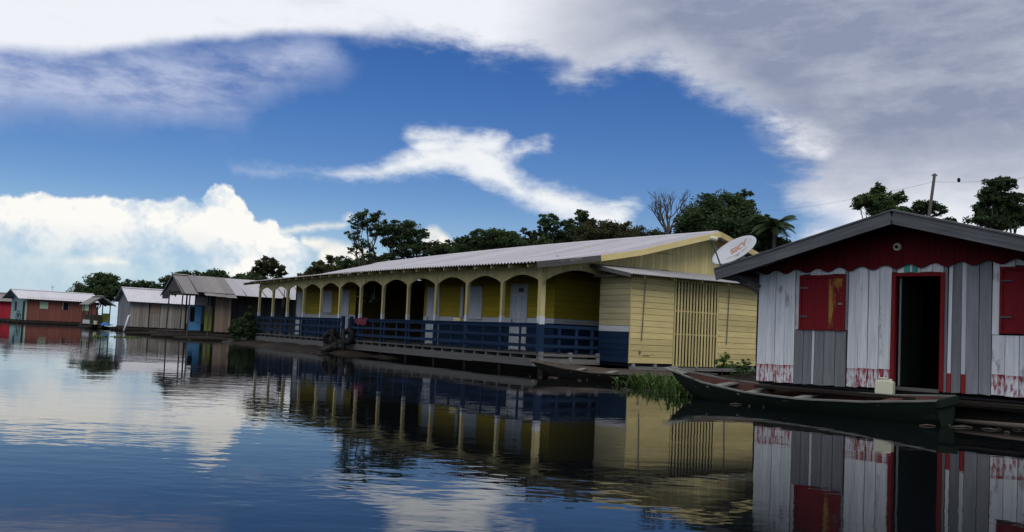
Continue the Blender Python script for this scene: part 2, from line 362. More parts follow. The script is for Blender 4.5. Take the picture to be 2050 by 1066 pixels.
M['dish'] = mat('dish_enamel', (.44, .455, .49), (.40, .415, .45), axis=None, scale=5, jitter=0, rough=.45, bump=0, spec=.5)
M['dish_text'] = mat('orange_print', (.50, .25, .17), axis=None, jitter=0, bump=0)
M['steel'] = mat('galvanised_tube', (.20, .20, .215), axis=None, jitter=0, rough=.45, metal=.5)
M['leaf_a'] = mat('leaf_dark', (.085, .130, .050), (.022, .040, .017), axis=None, scale=2.2, jitter=.2, rough=.7, bump=0, grain=.45, spec=.15)
M['leaf_b'] = mat('leaf_mid', (.095, .145, .050), (.030, .055, .020), axis=None, scale=2.2, jitter=.2, rough=.7, bump=0, grain=.45, spec=.15)
M['leaf_c'] = mat('leaf_brownish', (.10, .105, .048), (.034, .038, .018), axis=None, scale=2.2, jitter=.2, rough=.7, bump=0, grain=.45, spec=.15)
M['grass'] = mat('reed_green', (.12, .20, .05), (.055, .10, .026), axis=None, scale=3, jitter=.1, bump=0, spec=.2)
for k_ in ('leaf_a', 'leaf_b', 'leaf_c', 'grass'):        # leaves let some light through
    t_ = M[k_].node_tree; pb_ = t_.nodes['Principled BSDF']; tl = t_.nodes.new('ShaderNodeBsdfTranslucent'); mx_ = t_.nodes.new('ShaderNodeMixShader'); mx_.inputs[0].default_value = .3
    t_.links.new(pb_.inputs['Base Color'].links[0].from_socket, tl.inputs[0]); t_.links.new(pb_.outputs[0], mx_.inputs[1]); t_.links.new(tl.outputs[0], mx_.inputs[2])
    t_.links.new(mx_.outputs[0], [n for n in t_.nodes if n.type == 'OUTPUT_MATERIAL'][0].inputs[0])
M['bark'] = mat('pale_bark', (.11, .10, .09), (.06, .055, .05), axis=2, jitter=.2)
M['mud'] = mat('wet_mud', (.026, .019, .015), (.012, .010, .009), axis=None, scale=3, jitter=0, bump=.8, rough=.75, wear=(.02, .026, .012), wear_amt=.3)
M['blue_door'] = mat('sky_blue_paint', (.12, .34, .60), axis=2, jitter=.05)
M['green_board'] = mat('olive_green_paint', (.22, .27, .06), axis=2, jitter=.05)
M['pink_red'] = mat('raspberry_paint', (.42, .035, .055), axis=2, jitter=.1)
M['brick_red'] = mat('terracotta_paint', (.235, .085, .065), (.17, .065, .05), axis=2, jitter=.14)
M['aqua'] = mat('pale_aqua_paint', (.34, .53, .53), axis=2, jitter=.08)
M['mint'] = mat('pale_mint_paint', (.42, .55, .38), axis=2, jitter=.05)
M['tarp'] = mat('blue_tarpaulin', (.04, .15, .42), axis=None, jitter=0, rough=.4)
M['cloth_red'] = mat('red_cloth', (.15, .035, .05), axis=None, jitter=.2, rough=.95)
M['flower'] = mat('white_flower', (.6, .58, .6), axis=None, jitter=.2)

# ------------------------------------------------------------------ water
wm = bpy.data.materials.new('black_river_water'); wm.use_nodes = True
t = wm.node_tree; b = t.nodes['Principled BSDF']
b.inputs['Base Color'].default_value = (.004, .005, .006, 1); b.inputs['Roughness'].default_value = .02; b.inputs['IOR'].default_value = 1.333
geo = t.nodes.new('ShaderNodeNewGeometry')
def wv(scale, strx, rotz, detail, rough, off):
    mp = t.nodes.new('ShaderNodeMapping'); mp.inputs['Scale'].default_value = (strx, 1, 1); mp.inputs['Rotation'].default_value = (0, 0, R_(rotz)); mp.inputs['Location'].default_value = (off, off*.7, 0)
    t.links.new(geo.outputs['Position'], mp.inputs[0])
    n = t.nodes.new('ShaderNodeTexNoise'); n.inputs['Scale'].default_value = scale; n.inputs['Detail'].default_value = detail; n.inputs['Roughness'].default_value = rough
    t.links.new(mp.outputs[0], n.inputs[0]); return Nd(t, n.outputs[0])
patch = wv(.09, 1, 20, 2, .5, 9.).smooth(.38, .66, .35, 1.25)
hgt = wv(.42, .45, 8, 2, .5, 3.)*.007 + (wv(1.7, .5, -14, 2, .5, 1.)*.0029 + wv(4.6, .55, 18, 2, .5, 6.)*.0020 + wv(11, .6, -6, 1, .5, 2.)*.0005)*patch
bp = t.nodes.new('ShaderNodeBump'); bp.inputs['Strength'].default_value = 1; bp.inputs['Distance'].default_value = 1.0
t.links.new(hgt.s, bp.inputs['Height']); t.links.new(bp.outputs[0], b.inputs['Normal'])
w_ = MB(); w_.add([(-2500, -800, 0), (2500, -800, 0), (2500, 3500, 0), (-2500, 3500, 0)], [(0, 1, 2, 3)])
struct(w_.build('water', wm))

# ------------------------------------------------------------------ ground behind the houses and mud under the veranda
YO, YA = Vector((.92, 26.05, 0)), R_(-54.4)
def yl(x, y, z=0):
    c, s = math.cos(YA), math.sin(YA); return Vector((YO.x+c*x-s*y, YO.y+s*x+c*y, z))
def ground_sheet(name, shore, depth_dir, rows, amp, zmax, material):
    "a low bank rising from a shoreline"
    mb = MB(); n = len(shore); vs = []
    for j, (dist, z) in enumerate(rows):
        for p in shore:
            q = Vector((p[0]+depth_dir[0]*dist, p[1]+depth_dir[1]*dist, 0))
            h = mnoise.noise(q*.6)*amp + mnoise.noise(q*2.1)*amp*.5
            vs.append((q.x+mnoise.noise(q*.9)*.3*(j < 3), q.y, z+(h if j else 0)))
    fs = [(j*n+i, j*n+i+1, (j+1)*n+i+1, (j+1)*n+i) for j in range(len(rows)-1) for i in range(n-1)]
    mb.add(vs, fs); o = mb.build(name, material, smooth=True); return struct(o)
sh = []
for x, y in ((14, 9), (9, 10), (2, 10.5), (-3, 8), (-6, 3), (-9, -.3), (-13, -1.2), (-18, -1.6), (-23, -1.6), (-28, -1.4), (-34, 1), (-45, 6), (-70, 9), (-110, 14), (-150, 20)):
    p = yl(x, y); sh.append((p.x, p.y))
dense = []
for i in range(len(sh)-1):
    k = max(2, int((Vector(sh[i+1])-Vector(sh[i])).length/.5)); k = min(k, 24)
    for a in range(k):
        f = a/k; dense.append((sh[i][0]*(1-f)+sh[i+1][0]*f, sh[i][1]*(1-f)+sh[i+1][1]*f))
dense.append(sh[-1])
ground_sheet('river_bank', dense, (.56, .83), ((0, -.12), (.35, .02), (.8, .13), (1.6, .22), (4, .28), (20, .45), (120, .8), (500, 1.2)), .10, .3, M['mud'])

# ------------------------------------------------------------------ small builders
def vplank(parent, name, x0, x1, zb, zt, y0, y1, material, bend=0.):
    "one upright board; zb / zt are heights or (left, right) pairs or bottom polylines"
    zb = zb if isinstance(zb, (list, tuple)) else (zb, zb); zt = zt if isinstance(zt, (list, tuple)) else (zt, zt)
    xm = (x0+x1)/2; zo = min(zb); ym = (y0+y1)/2
    n = len(zb); k = len(zt)
    poly = [(x0-xm+(x1-x0)*i/(n-1), z-zo) for i, z in enumerate(zb)]+[(x1-xm-(x1-x0)*i/(k-1), z-zo) for i, z in enumerate(reversed(zt))]
    return MB().prism(poly, y0-ym, y1-ym).build(name, material, parent, (xm, ym, zo))
def vplank_x(parent, name, y0, y1, zb, zt, x0, x1, material):
    "upright board in a wall that runs along local y"
    zb = zb if isinstance(zb, (list, tuple)) else (zb, zb); zt = zt if isinstance(zt, (list, tuple)) else (zt, zt)
    ym = (y0+y1)/2; zo = min(zb); xm = (x0+x1)/2; n = len(zb); k = len(zt)
    poly = [(y0-ym+(y1-y0)*i/(n-1), z-zo) for i, z in enumerate(zb)]+[(y1-ym-(y1-y0)*i/(k-1), z-zo) for i, z in enumerate(reversed(zt))]
    return MB().prism(poly, x0-xm, x1-xm, axis='x').build(name, material, parent, (xm, ym, zo))
_bc = {}
def boxpart(parent, name, x0, x1, y0, y1, z0, z1, material, rot=(0, 0, 0)):
    key = (round(x1-x0, 3), round(y1-y0, 3), round(z1-z0, 3), material.name)
    if key not in _bc:
        a, b_, c = (x1-x0)/2, (y1-y0)/2, (z1-z0)/2; _bc[key] = MB().box(-a, a, -b_, b_, -c, c).mesh(name, material)
    return place(name, _bc[key], parent, ((x0+x1)/2, (y0+y1)/2, (z0+z1)/2), rot)
def interp(pts, x):
    if x <= pts[0][0]: return pts[0][1]
    for (a, b_), (c, d) in zip(pts, pts[1:]):
        if x <= c: return b_+(d-b_)*(x-a)/(c-a)
    return pts[-1][1]
def corrugated(parent, name, prof, x0, x1, material, pitch=.177, amp=.025, zfun=None, thick=.006, seg=6):
    "sheet whose ribs run down the slope; prof = (y, z) points, waves along local x"
    n = max(2, int((x1-x0)/pitch*seg)+1); vs = []
    for i in range(n):
        x = x0+(x1-x0)*i/(n-1); w = math.cos(2*math.pi*x/pitch)*amp; dz = zfun(x) if zfun else 0
        for y, z in prof: vs.append((x, y, z+w+dz))
    k = len(prof)
    fs = [(i*k+j, (i+1)*k+j, (i+1)*k+j+1, i*k+j+1) for i in range(n-1) for j in range(k-1)]
    N = len(vs); vs2 = [(x, y, z-thick) for x, y, z in vs]
    fs2 = [tuple(N+q for q in reversed(f)) for f in fs]
    rim = []
    for i in range(n-1): rim += [(i*k, N+i*k, N+(i+1)*k, (i+1)*k), (i*k+k-1, (i+1)*k+k-1, N+(i+1)*k+k-1, N+i*k+k-1)]
    for j in range(k-1): rim += [(j, j+1, N+j+1, N+j), ((n-1)*k+j, N+(n-1)*k+j, N+(n-1)*k+j+1, (n-1)*k+j+1)]
    mb = MB(); mb.add(vs+vs2, fs+fs2+rim); return mb.build(name, material, parent, smooth=False)

# ================================================================== yellow longhouse
yh = thing('yellow_longhouse', 'long yellow and navy wooden longhouse with an arched veranda and pale corrugated roof', 'house', YO, YA)
DZ = .60
LEN = 25.4
sag = lambda x: .11*math.sin(math.pi*max(0, min(1, -x/26)))
RAKE = [(-.7, 3.35), (1.05, 3.62), (3.5, 4.10), (7.33, 5.10)]
RAKE2 = [(14.66-y, z) for y, z in reversed(RAKE)]
FULL = RAKE+RAKE2[1:]
rf = corrugated(yh, 'roof', [(y, z-.02) for y, z in RAKE], -26.05, -25.0, M['zinc'], zfun=sag)
x = -25.0
while x < .55:
    x1 = min(x+1.07, .62)
    corrugated(rf, 'roof_sheet', RAKE, x-.02, x1, M['zinc'], zfun=sag, pitch=.177)
    x = x1
x = -26.05
while x < .55:
    x1 = min(x+3.2, .62)
    corrugated(rf, 'rear_roof_sheet', RAKE2, x, x1, M['zinc'], zfun=sag, seg=4); x = x1
cap = MB()
for i in range(26):
    a, b_ = -26+i*1.02, -26+(i+1)*1.02
    cap.prism([(7.0, 5.04), (7.33, 5.15), (7.66, 5.04), (7.66, 5.02), (7.33, 5.12), (7.0, 5.02)], a, b_, axis='x')
for j in range(0, len(cap.v)): 
    v = cap.v[j]; cap.v[j] = (v[0], v[1], v[2]+sag(v[0]))
cap.build('ridge_cap', M['zinc'], rf)
# rafters whose ends show under the eave
for i in range(27):
    xx = -25.6+i*.985
    mb = MB(); mb.beam((xx, -.6, 3.27+sag(xx)), (xx, 1.05, 3.52+sag(xx)), .06, .11)
    mb.build('rafter', M['yellow_hy'], rf)
# bargeboards on the front gable
def barge(y0, z0, y1, z1, material, xx=.64, h=.19):
    mb = MB(); L = math.hypot(y1-y0, z1-z0)
    mb.box(-L/2, L/2, -.018, .018, -h/2, h/2)
    a = math.atan2(z1-z0, y1-y0)
    o = mb.build('bargeboard', material, rf, (xx, (y0+y1)/2, (z0+z1)/2))
    o.rotation_euler = Matrix(((0, 1, 0), (math.cos(a), 0, -math.sin(a)), (math.sin(a), 0, math.cos(a)))).to_euler()
    return o
zf = lambda y: interp(FULL, y)-.10
barge(-.72, zf(-.72), 1.78, zf(1.78), M['grey_h'])
for a, b_ in ((1.78, 3.5), (3.5, 5.4), (5.4, 7.33)): barge(a, zf(a), b_, zf(b_), M['yellow_h'])
for a, b_ in ((7.33, 9.2), (9.2, 11.16), (11.16, 13.61), (13.61, 15.36)): barge(a, zf(a), b_, zf(b_), M['yellow_h'])
# far end bargeboard
mb = MB()
mb.beam((-26.05, -.7, 3.27), (-26.05, 3.5, 4.02), .04, .16).build('bargeboard', M['yellow_hy'], rf)
# --- valance of upright boards cut to arches, one bay at a time
BAY = 2.115
arch = lambda f: 2.80+.25*math.sin(math.pi*f)
val = MB().box(-LEN-.05, .05, .02, .05, 3.12, 3.30).build('valance', M['yellow_h'], yh)
NB = 11
for b_ in range(12):
    xs = -(b_+1)*BAY
    for k in range(NB):
        f0, f1 = k/NB, (k+1)/NB
        dz = sag(xs+BAY/2)*.8
        zb = [arch(f0+(f1-f0)*q/2)+dz*(math.sin(math.pi*(f0+(f1-f0)*q/2))*.3+.7) for q in range(3)]
        vplank(val, 'valance_board', xs+BAY*f0+.004, xs+BAY*f1-.004, zb, 3.34+dz, -.03+rng.uniform(-.004, .004), .018, M['yellow_v'])
# --- posts
for i in range(13):
    xx = -i*BAY
    w = .056 if i else .085
    mb = MB()
    mb.box(-w, w, -w, w, DZ, 1.50, 2); mb.box(-w-.004, w+.004, -w-.004, w+.004, 1.50, 1.75, 1); mb.box(-w, w, -w, w, 1.75, 2.98+sag(xx)*.8, 0)
    mb.build('post', [M['yellow_v'], M['white_v'], M['blue_v']], yh, (xx+rng.uniform(-.02, .02), .02, 0), (rng.uniform(-.004, .004), rng.uniform(-.008, .008), 0))
    MB().prism([(-.10, 2.84), (-.065, 2.74), (.065, 2.74), (.10, 2.84)], -.045, .05).build('post_cap', M['yellow_v'], yh, (xx, .02, sag(xx)*.6))
# --- railing
GAP = (-14.25, -13.4)
rail = MB().box(-LEN, GAP[0], -.035, .01, 1.40, 1.50).box(GAP[1], .0, -.035, .01, 1.40, 1.50).build('railing', M['blue_h'], yh)
for (a, b_) in ((-LEN, GAP[0]), (GAP[1], 0)):
    n = max(1, round((b_-a)/4.2))
    for k in range(n):
        x0, x1 = a+(b_-a)*k/n, a+(b_-a)*(k+1)/n
        for z0, z1 in ((1.10, 1.19), (.79, .89)):
            boxpart(rail, 'rail', x0+.005, x1-.005, -.06, -.03, z0+rng.uniform(-.01, .01), z1, M['blue_h'])
        boxpart(rail, 'rail_cap', x0+.005, x1-.005, -.07, .05, 1.503, 1.535, M['blue_h'])
    n = round((b_-a)/1.05)
    for k in range(n+1):
        xx = a+(b_-a)*k/n
        boxpart(rail, 'baluster', xx-.035, xx+.035, -.028, .02, DZ, 1.40, M['blue_v'])
for g in GAP: boxpart(rail, 'gate_post', g-.06, g+.06, -.10, .04, .45, 1.62, M['blue_v'])
# railing across the front
r2 = MB().box(-.03, .03, .1, 2.33, 1.40, 1.50).build('front_railing', M['blue_hy'], yh)
for z0, z1 in ((1.10, 1.19), (.79, .89)): boxpart(r2, 'rail', .03, .06, .1, 2.33, z0, z1, M['blue_hy'])
for yy in (.75, 1.45, 2.1): boxpart(r2, 'baluster', -.025, .028, yy-.05, yy+.05, DZ, 1.40, M['blue_v'])
# --- deck and what carries it
deck = MB().box(-LEN-.1, .05, -.09, 14.0, DZ-.05, DZ).build('deck', M['grey_h'], yh)
for k in range(36):
    xx = -.02-k*.705
    boxpart(deck, 'joist', xx-.04, xx+.04, -.06, 1.9, .445, DZ-.052, M['grey_hy'])
for k in range(7):
    a = -LEN+k*3.63
    boxpart(deck, 'deck_beam', a+.004, a+3.626, -.085, -.03, .20+rng.uniform(-.012, .012), .445, M['grey_h'], (0, rng.uniform(-.002, .002), 0))
boxpart(deck, 'front_beam', .055, .11, -.05, 2.4, .30, .46, M['grey_hy'])
boxpart(deck, 'front_lip', .055, .13, -.05, 2.4, .53, .60, M['grey_hy'])
for yy in (0, 1.15, 2.3): boxpart(deck, 'corner_stub', .05, .12, yy-.07, yy+.07, .36, .66, M['grey_v'])
for k in range(13):
    xx = -k*BAY
    boxpart(deck, 'pile', xx-.06, xx+.06, .0, .12, -.6, .445, M['log'])
for k, (yy, rr) in enumerate(((.9, .26), (2.6, .3), (5, .32), (8, .32))):  # float logs, placed here to block light coming through under the deck
    for q in range(3):
        x0 = -8.4*(q+1)+rng.uniform(-.1, .2)
        mb = MB(); mb.tube([(x0+i*2.0, yy+.05*math.sin(i*2.1+q), .06+.03*math.sin(i)) for i in range(5)], [rr*.9, rr, rr*1.02, rr, rr*.93], 10)
        mb.build('float_log', M['log'], deck, smooth=True)
# --- rooms behind the veranda: level boards, navy below, white band, ochre above
ROWS = [(DZ, .80, 'b'), (.80, 1.0, 'b'), (1.0, 1.2, 'b'), (1.2, 1.4, 'b'), (1.4, 1.58, 'b'), (1.58, 1.76, 'w')]+[(1.76+i*.2, 1.96+i*.2, 'o') for i in range(8)]
HALL = (-17.47, -10.77)
wall = MB()
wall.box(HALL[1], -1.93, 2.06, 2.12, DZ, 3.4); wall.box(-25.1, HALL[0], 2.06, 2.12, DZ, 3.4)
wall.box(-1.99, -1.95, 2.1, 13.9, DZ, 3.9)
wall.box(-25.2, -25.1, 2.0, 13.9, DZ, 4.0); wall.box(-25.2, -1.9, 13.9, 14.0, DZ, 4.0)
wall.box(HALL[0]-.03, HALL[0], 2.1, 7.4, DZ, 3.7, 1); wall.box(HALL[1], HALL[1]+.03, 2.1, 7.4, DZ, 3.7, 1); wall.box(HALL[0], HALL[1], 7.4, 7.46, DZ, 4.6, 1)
wall = wall.build('wall', [M['dark_room'], M['hall_ochre_shade']], yh)
OPEN = [(-4.42, -3.42, DZ, 2.98), (-7.36, -6.33, 1.72, 2.95), (-10.48, -9.45, DZ, 2.98), (-19.13, -18.15, DZ, 3.0), (-21.43, -20.24, 1.82, 2.98), (-25.0, -24.2, DZ, 3.0)]
for z0, z1, c in ROWS:
    mh, mhy = {'b': ('blue_h', 'blue_hy'), 'w': ('white_h', 'white_hy'), 'o': ('ochre_h', 'ochre_hy')}[c]
    for a, b_ in ((HALL[1], -1.90), (-25.1, HALL[0])):
        cuts = [a]
        for o in sorted(OPEN):
            if a <= o[0] and o[1] <= b_ and o[2] < z1-.05 and o[3] > z0+.05: cuts += [o[0], o[1]]
        cuts.append(b_)
        for p, q in zip(cuts[::2], cuts[1::2]):
            if q-p > .03: boxpart(wall, 'wall_board', p, q, 2.03+rng.uniform(-.003, .003), 2.055, z0+.004, z1-.004, M[mh])
    boxpart(wall, 'front_board', -1.945, -1.92, 2.06, 9.0, z0+.004, z1-.004, M[mhy])
def panel_door(parent, x0, x1, z0, z1, y, leaf='white_v', plate=False, handle=True):
    d = MB().box(x0+.05, x1-.05, y, y+.03, z0+.02, z1-.05).build('door', M[leaf], parent)
    for a, b_, c, e in ((x0, x0+.06, z0, z1), (x1-.06, x1, z0, z1)): boxpart(d, 'jamb', a, b_, y-.03, y+.035, c, e, M['white_v'])
    boxpart(d, 'lintel', x0+.061, x1-.061, y-.03, y+.035, z1-.06, z1, M['white_h'])
    w = (x1-x0-.1); n = 3
    for k in range(n): boxpart(d, 'door_board', x0+.065+w*k/n, x0+.045+w*(k+1)/n, y-.014, y-.001, z0+.04, z1-.08, M[leaf])
    for zz in (z0+.35, z0+1.1, z1-.4): boxpart(d, 'ledge', x0+.08, x1-.08, y-.028, y-.015, zz-.05, zz+.05, M['white_h'])
    if handle: boxpart(d, 'handle', x0+.12, x0+.16, y-.06, y-.028, z0+1.0, z0+1.1, M['steel'])
    if plate: boxpart(d, 'sign_plate', (x0+x1)/2-.02, (x0+x1)/2+.26, y-.04, y-.028, z1-.30, z1-.16, M['fascia'])
    return d
def shutter(parent, x0, x1, z0, z1, y, leaf='white_v'):
    d = MB().box(x0+.04, x1-.04, y, y+.03, z0+.03, z1-.03).build('window', M[leaf], parent)
    for a, b_ in ((x0, x0+.05), (x1-.05, x1)): boxpart(d, 'frame', a, b_, y-.025, y+.035, z0, z1, M['white_v'])
    boxpart(d, 'frame', x0+.051, x1-.051, y-.025, y+.035, z1-.05, z1, M['white_h']); boxpart(d, 'sill', x0-.06, x1+.06, y-.07, y+.03, z0-.05, z0, M['white_h'])
    n = 4; w = x1-x0-.1
    for k in range(n): boxpart(d, 'shutter_board', x0+.053+w*k/n, x0+.047+w*(k+1)/n, y-.016, y-.001, z0+.04, z1-.055, M[leaf])
    return d
panel_door(yh, *OPEN[0], 2.02, plate=True); shutter(yh, *OPEN[1], 2.02); panel_door(yh, *OPEN[2], 2.02)
panel_door(yh, *OPEN[3], 2.02); shutter(yh, *OPEN[4], 2.02); panel_door(yh, *OPEN[5], 2.02)
boxpart(yh, 'open_shutter', -7.80, -7.60, 1.96, 2.0, 1.72, 2.95, M['white_v'])
# a half-open door and notices in the dim hall
boxpart(yh, 'hall_door', -11.9, -10.95, 7.2, 7.25, DZ, 2.7, M['fascia'])
for a, z in ((-13.6, 1.95), (-15.2, 2.05), (-16.3, 1.85)): boxpart(yh, 'notice_board', a, a+.7, 7.35, 7.39, z, z+.55, M['grey_h'])
# --- front gable of upright boards with three arches
gw = MB(); gpoly = [(y, interp(FULL, y)-.12) for y in (0, 1.05, 3.5, 7.33, 11.16, 13.61, 14.66)]
gw.prism([(0, 3.30)]+gpoly+[(14.66, 3.3)], -.06, -.03, axis='x')
gw = gw.build('gable', M['dark_room'], yh)
ARCH = [(.12, 2.95, 2.84, 3.27), (4.0, 6.65, 3.25, 3.60), (7.95, 10.6, 3.3, 3.70)]
def gbot(y):
    for a, b_, s, t_ in ARCH:
        if a <= y <= b_: return s+(t_-s)*math.sin(math.pi*(y-a)/(b_-a))**.8
    return 2.86 if y < .12 else 3.22
y = 0.0
while y < 14.6:
    w = rng.uniform(.165, .215); y1 = min(y+w, 14.66)
    zb = [gbot(y+(y1-y)*q/2) for q in range(3)]
    zt = [interp(FULL, y)-.03, interp(FULL, y1)-.03]
    vplank_x(gw, 'gable_board', y+.004, y1-.004, zb, zt, -.028+rng.uniform(-.003, .003), .0, M['yellow_v'])
    y = y1
MB().tube([(.02, 5.0, 4.15), (.2, 5.05, 4.14), (.28, 5.4, 4.12)], .012, 6).build('hook', M['steel'], gw)
boxpart(yh, 'gable_post', -.1, .0, 3.3, 3.45, DZ, 3.3, M['yellow_v'])
# --- storeroom built against the gable
X1 = 1.5; SY0, SY1 = 2.35, 8.38; SZ0 = .43
plan = [(.03, SY0+.04), (X1-.05, SY0+.04), (X1-.05, 4.22), (X1-.08, 4.22), (X1-.08, SY0+.07), (.06, SY0+.07), (.06, SY1-.05), (X1-.08, SY1-.05), (X1-.08, 6.40), (X1-.05, 6.40), (X1-.05, SY1-.02), (.03, SY1-.02)]
st = MB(); k = len(plan)
st.add([(x, y, SZ0) for x, y in plan]+[(x, y, 3.0) for x, y in plan], [(i, (i+1) % k, k+(i+1) % k, k+i) for i in range(k)])
st = st.build('storeroom', M['dark_room'], yh)  # near-black inner box added to darken the gaps between the gate slats
RH = .192
for r in range(15):
    z0 = SZ0+r*RH; z1 = z0+RH
    c = 'blue_h' if z1 < 1.50 else ('white_h' if z1 < 1.70 else 'yellow_side')
    boxpart(st, 'siding_board', .03, X1-.035, SY0+rng.uniform(0, .005), SY0+.038, z0+.006, min(z1-.006, 3.16), M[c])
    for a, b_ in ((SY0+.005, 4.24), (6.39, SY1)):
        boxpart(st, 'siding_board', X1-.045, X1-.012+rng.uniform(-.003, .004), a, b_, z0+.006, min(z1-.006, 3.17), M['yellow_hy'])
boxpart(st, 'corner_strip', X1-.04, X1+.002, SY0-.02, SY0+.004, SZ0, 3.05, M['yellow_v'])
n = 15
for k in range(n):
    yy = 4.30+(6.34-4.30)*k/(n-1)
    dz = rng.uniform(-.03, .03)
    boxpart(st, 'gate_slat', X1-.03, X1-.008, yy-.037, yy+.037, .36, 3.16, M['yellow_v'], (rng.uniform(-.006, .006), 0, 0))
for zz in (1.40, 2.15): boxpart(st, 'gate_rail', X1-.06, X1-.032, 4.24, 6.39, zz-.018, zz+.018, M['yellow_hy'])
for yy, lean in ((2.86, .08), (6.83, .06)):
    MB().tube([(X1+.03, yy+lean*.5, 3.02), (X1+.02, yy-lean*.5, 1.14)], .016, 6).build('latch_rod', M['steel'], st)
boxpart(st, 'latch_rod_foot', X1-.01, X1+.03, 2.74, 2.80, .74, .82, M['steel'])
boxpart(st, 'sill_beam', X1-.12, X1-.04, SY0+.1, SY1, .22, .33, M['grey_hy'])
for k in range(7): boxpart(st, 'floor_stub', X1-.2, X1-.02, SY0+.15+k*.95, SY0+.27+k*.95, .30, SZ0-.003, M['grey_v'])
MB().box(.1, X1-.1, SY0+.15, SY1-.1, .33, .40).build('storeroom_floor', M['dark_room'], yh)
MB().box(.04, X1+.25, SY0-.32, SY0-.26, 3.10, 3.16).build('side_eave_board', M['grey_h'], yh)
sr = MB()
k_ = 0
def shed_sheet(y0, y1):
    n = int((y1-y0)/.076*5)+1; mb = MB(); vs = []
    P = [(-.02, 3.54), (.6, 3.42), (1.3, 3.285), (1.92, 3.165)]
    for i in range(n):
        yy = y0+(y1-y0)*i/(n-1); w = .014*math.cos(2*math.pi*yy/.1)
        for xx, z in P: vs.append((xx+.0*yy, yy, z+w+.012*(yy-2.3)))
    k = len(P); fs = [(i*k+j, i*k+j+1, (i+1)*k+j+1, (i+1)*k+j) for i in range(n-1) for j in range(k-1)]
    N = len(vs); fs += [tuple(N+q for q in reversed(f)) for f in fs]
    fs += [(i*k+k-1, N+i*k+k-1, N+(i+1)*k+k-1, (i+1)*k+k-1) for i in range(n-1)]+[(j, N+j, N+j+1, j+1) for j in range(k-1)]
    mb.add(vs+[(a, b_, z-.012) for a, b_, z in vs], fs); return mb
shr = shed_sheet(1.95, 2.85).build('storeroom_roof', M['zinc_shed'], yh)
for k in range(7): shed_sheet(2.83+k*.83, 2.83+(k+1)*.83+.02).build('roof_sheet', M['zinc_shed'], shr)
for yy in (1.97, 2.6, 3.9, 5.2, 6.5, 7.8, 8.5):
    MB().beam((.0, yy, 3.44+.012*(yy-2.3)), (1.80, yy, 3.10+.012*(yy-2.3)), .05, .09).build('roof_joist', M['yellow_h'], shr)
boxpart(shr, 'edge_board', .0, 1.9, 1.90, 1.93, -.06, .06, M['grey_h'], (0, .19, 0)).location = (.93, 1.915, 3.29)
MB().box(X1-.008, X1+.03, 2.4, 8.4, 3.12, 3.18).build('eave_beam', M['yellow_hy'], shr)

# ================================================================== white and red house
WO, WA = Vector((4.996, 17.1, 0)), R_(-44)
wh = thing('white_red_house', 'white plank house with red shutters, dark open doorway and dark red scalloped gable', 'house', WO, WA)
WW = 5.6; PK = 2.82; BZ = lambda u: .45+.012*u
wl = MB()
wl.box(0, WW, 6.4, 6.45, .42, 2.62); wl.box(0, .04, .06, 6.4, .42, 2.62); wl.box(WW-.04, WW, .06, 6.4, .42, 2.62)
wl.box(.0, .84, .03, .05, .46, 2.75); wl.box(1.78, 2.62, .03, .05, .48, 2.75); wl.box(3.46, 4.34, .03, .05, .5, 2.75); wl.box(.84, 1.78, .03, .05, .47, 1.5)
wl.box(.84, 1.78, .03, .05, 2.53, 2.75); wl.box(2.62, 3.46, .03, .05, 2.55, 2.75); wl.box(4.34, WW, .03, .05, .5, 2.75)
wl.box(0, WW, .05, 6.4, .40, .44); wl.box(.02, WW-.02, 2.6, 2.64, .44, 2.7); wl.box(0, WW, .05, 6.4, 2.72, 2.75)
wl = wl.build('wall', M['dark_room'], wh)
def W(u0, u1, zb, zt, m, name='plank', proud=0.):
    j = rng.uniform(0, .007)
    o = vplank(wl, name, u0+.005, u1-.005, (zb+rng.uniform(-.012, .012), zb+rng.uniform(-.012, .012)), zt, -.012-j-proud, .027, M[m]); o.rotation_euler = (rng.uniform(-.004, .004), rng.uniform(-.005, .005), rng.uniform(-.02, .02))
    return o
for a, b_ in ((-.02, .17), (.17, .36), (.36, .56), (.56, .77)): W(a, b_, BZ(a), 2.86, 'hull_white')
W(.77, .86, 1.50, 2.86, 'hull_white_top')
for a, b_ in ((.86, 1.06), (1.06, 1.28), (1.28, 1.5), (1.5, 1.745)): W(a, b_, 2.56, 2.86, 'hull_white_top')
for a, b_, m_ in ((.77, .95, 'grey_v'), (.95, 1.12, 'grey_v'), (1.12, 1.175, 'white_v'), (1.175, 1.36, 'grey_v'), (1.36, 1.575, 'grey_v'), (1.575, 1.78, 'grey_v')): W(a, b_, BZ(a)-.01, 1.49, m_, proud=.004)
W(1.75, 1.805, 1.5, 2.86, 'grey_v')
for a, b_ in ((1.80, 2.0), (2.0, 2.175), (2.175, 2.37), (2.37, 2.585)): W(a, b_, BZ(a), 2.86, 'hull_white')
for a, b_, m_ in ((2.585, 2.68, 'grey_v'), (2.68, 2.80, 'hull_white_top'), (2.80, 2.885, 'teal'), (2.885, 2.94, 'hull_white_top'), (2.94, 3.02, 'teal'), (3.02, 3.08, 'hull_white_top'), (3.08, 3.28, 'hull_white_top'), (3.28, 3.46, 'hull_white_top')): W(a, b_, 2.57, 2.86, m_)
for a, b_, m_ in ((3.47, 3.535, 'grey_v'), (3.535, 3.60, 'white_red_strip'), (3.60, 3.755, 'grey_v'), (3.755, 3.83, 'white_red_strip'), (3.83, 4.03, 'grey_v'), (4.03, 4.22, 'grey_v')): W(a, b_, BZ(a), 2.86, m_)
W(4.22, 4.335, 1.5, 2.86, 'hull_white_top'); 
for a, b_ in ((4.22, 4.42), (4.42, 4.63), (4.63, 4.84), (4.84, 5.05), (5.05, 5.26)): W(a, b_, BZ(a), 1.50, 'hull_white')
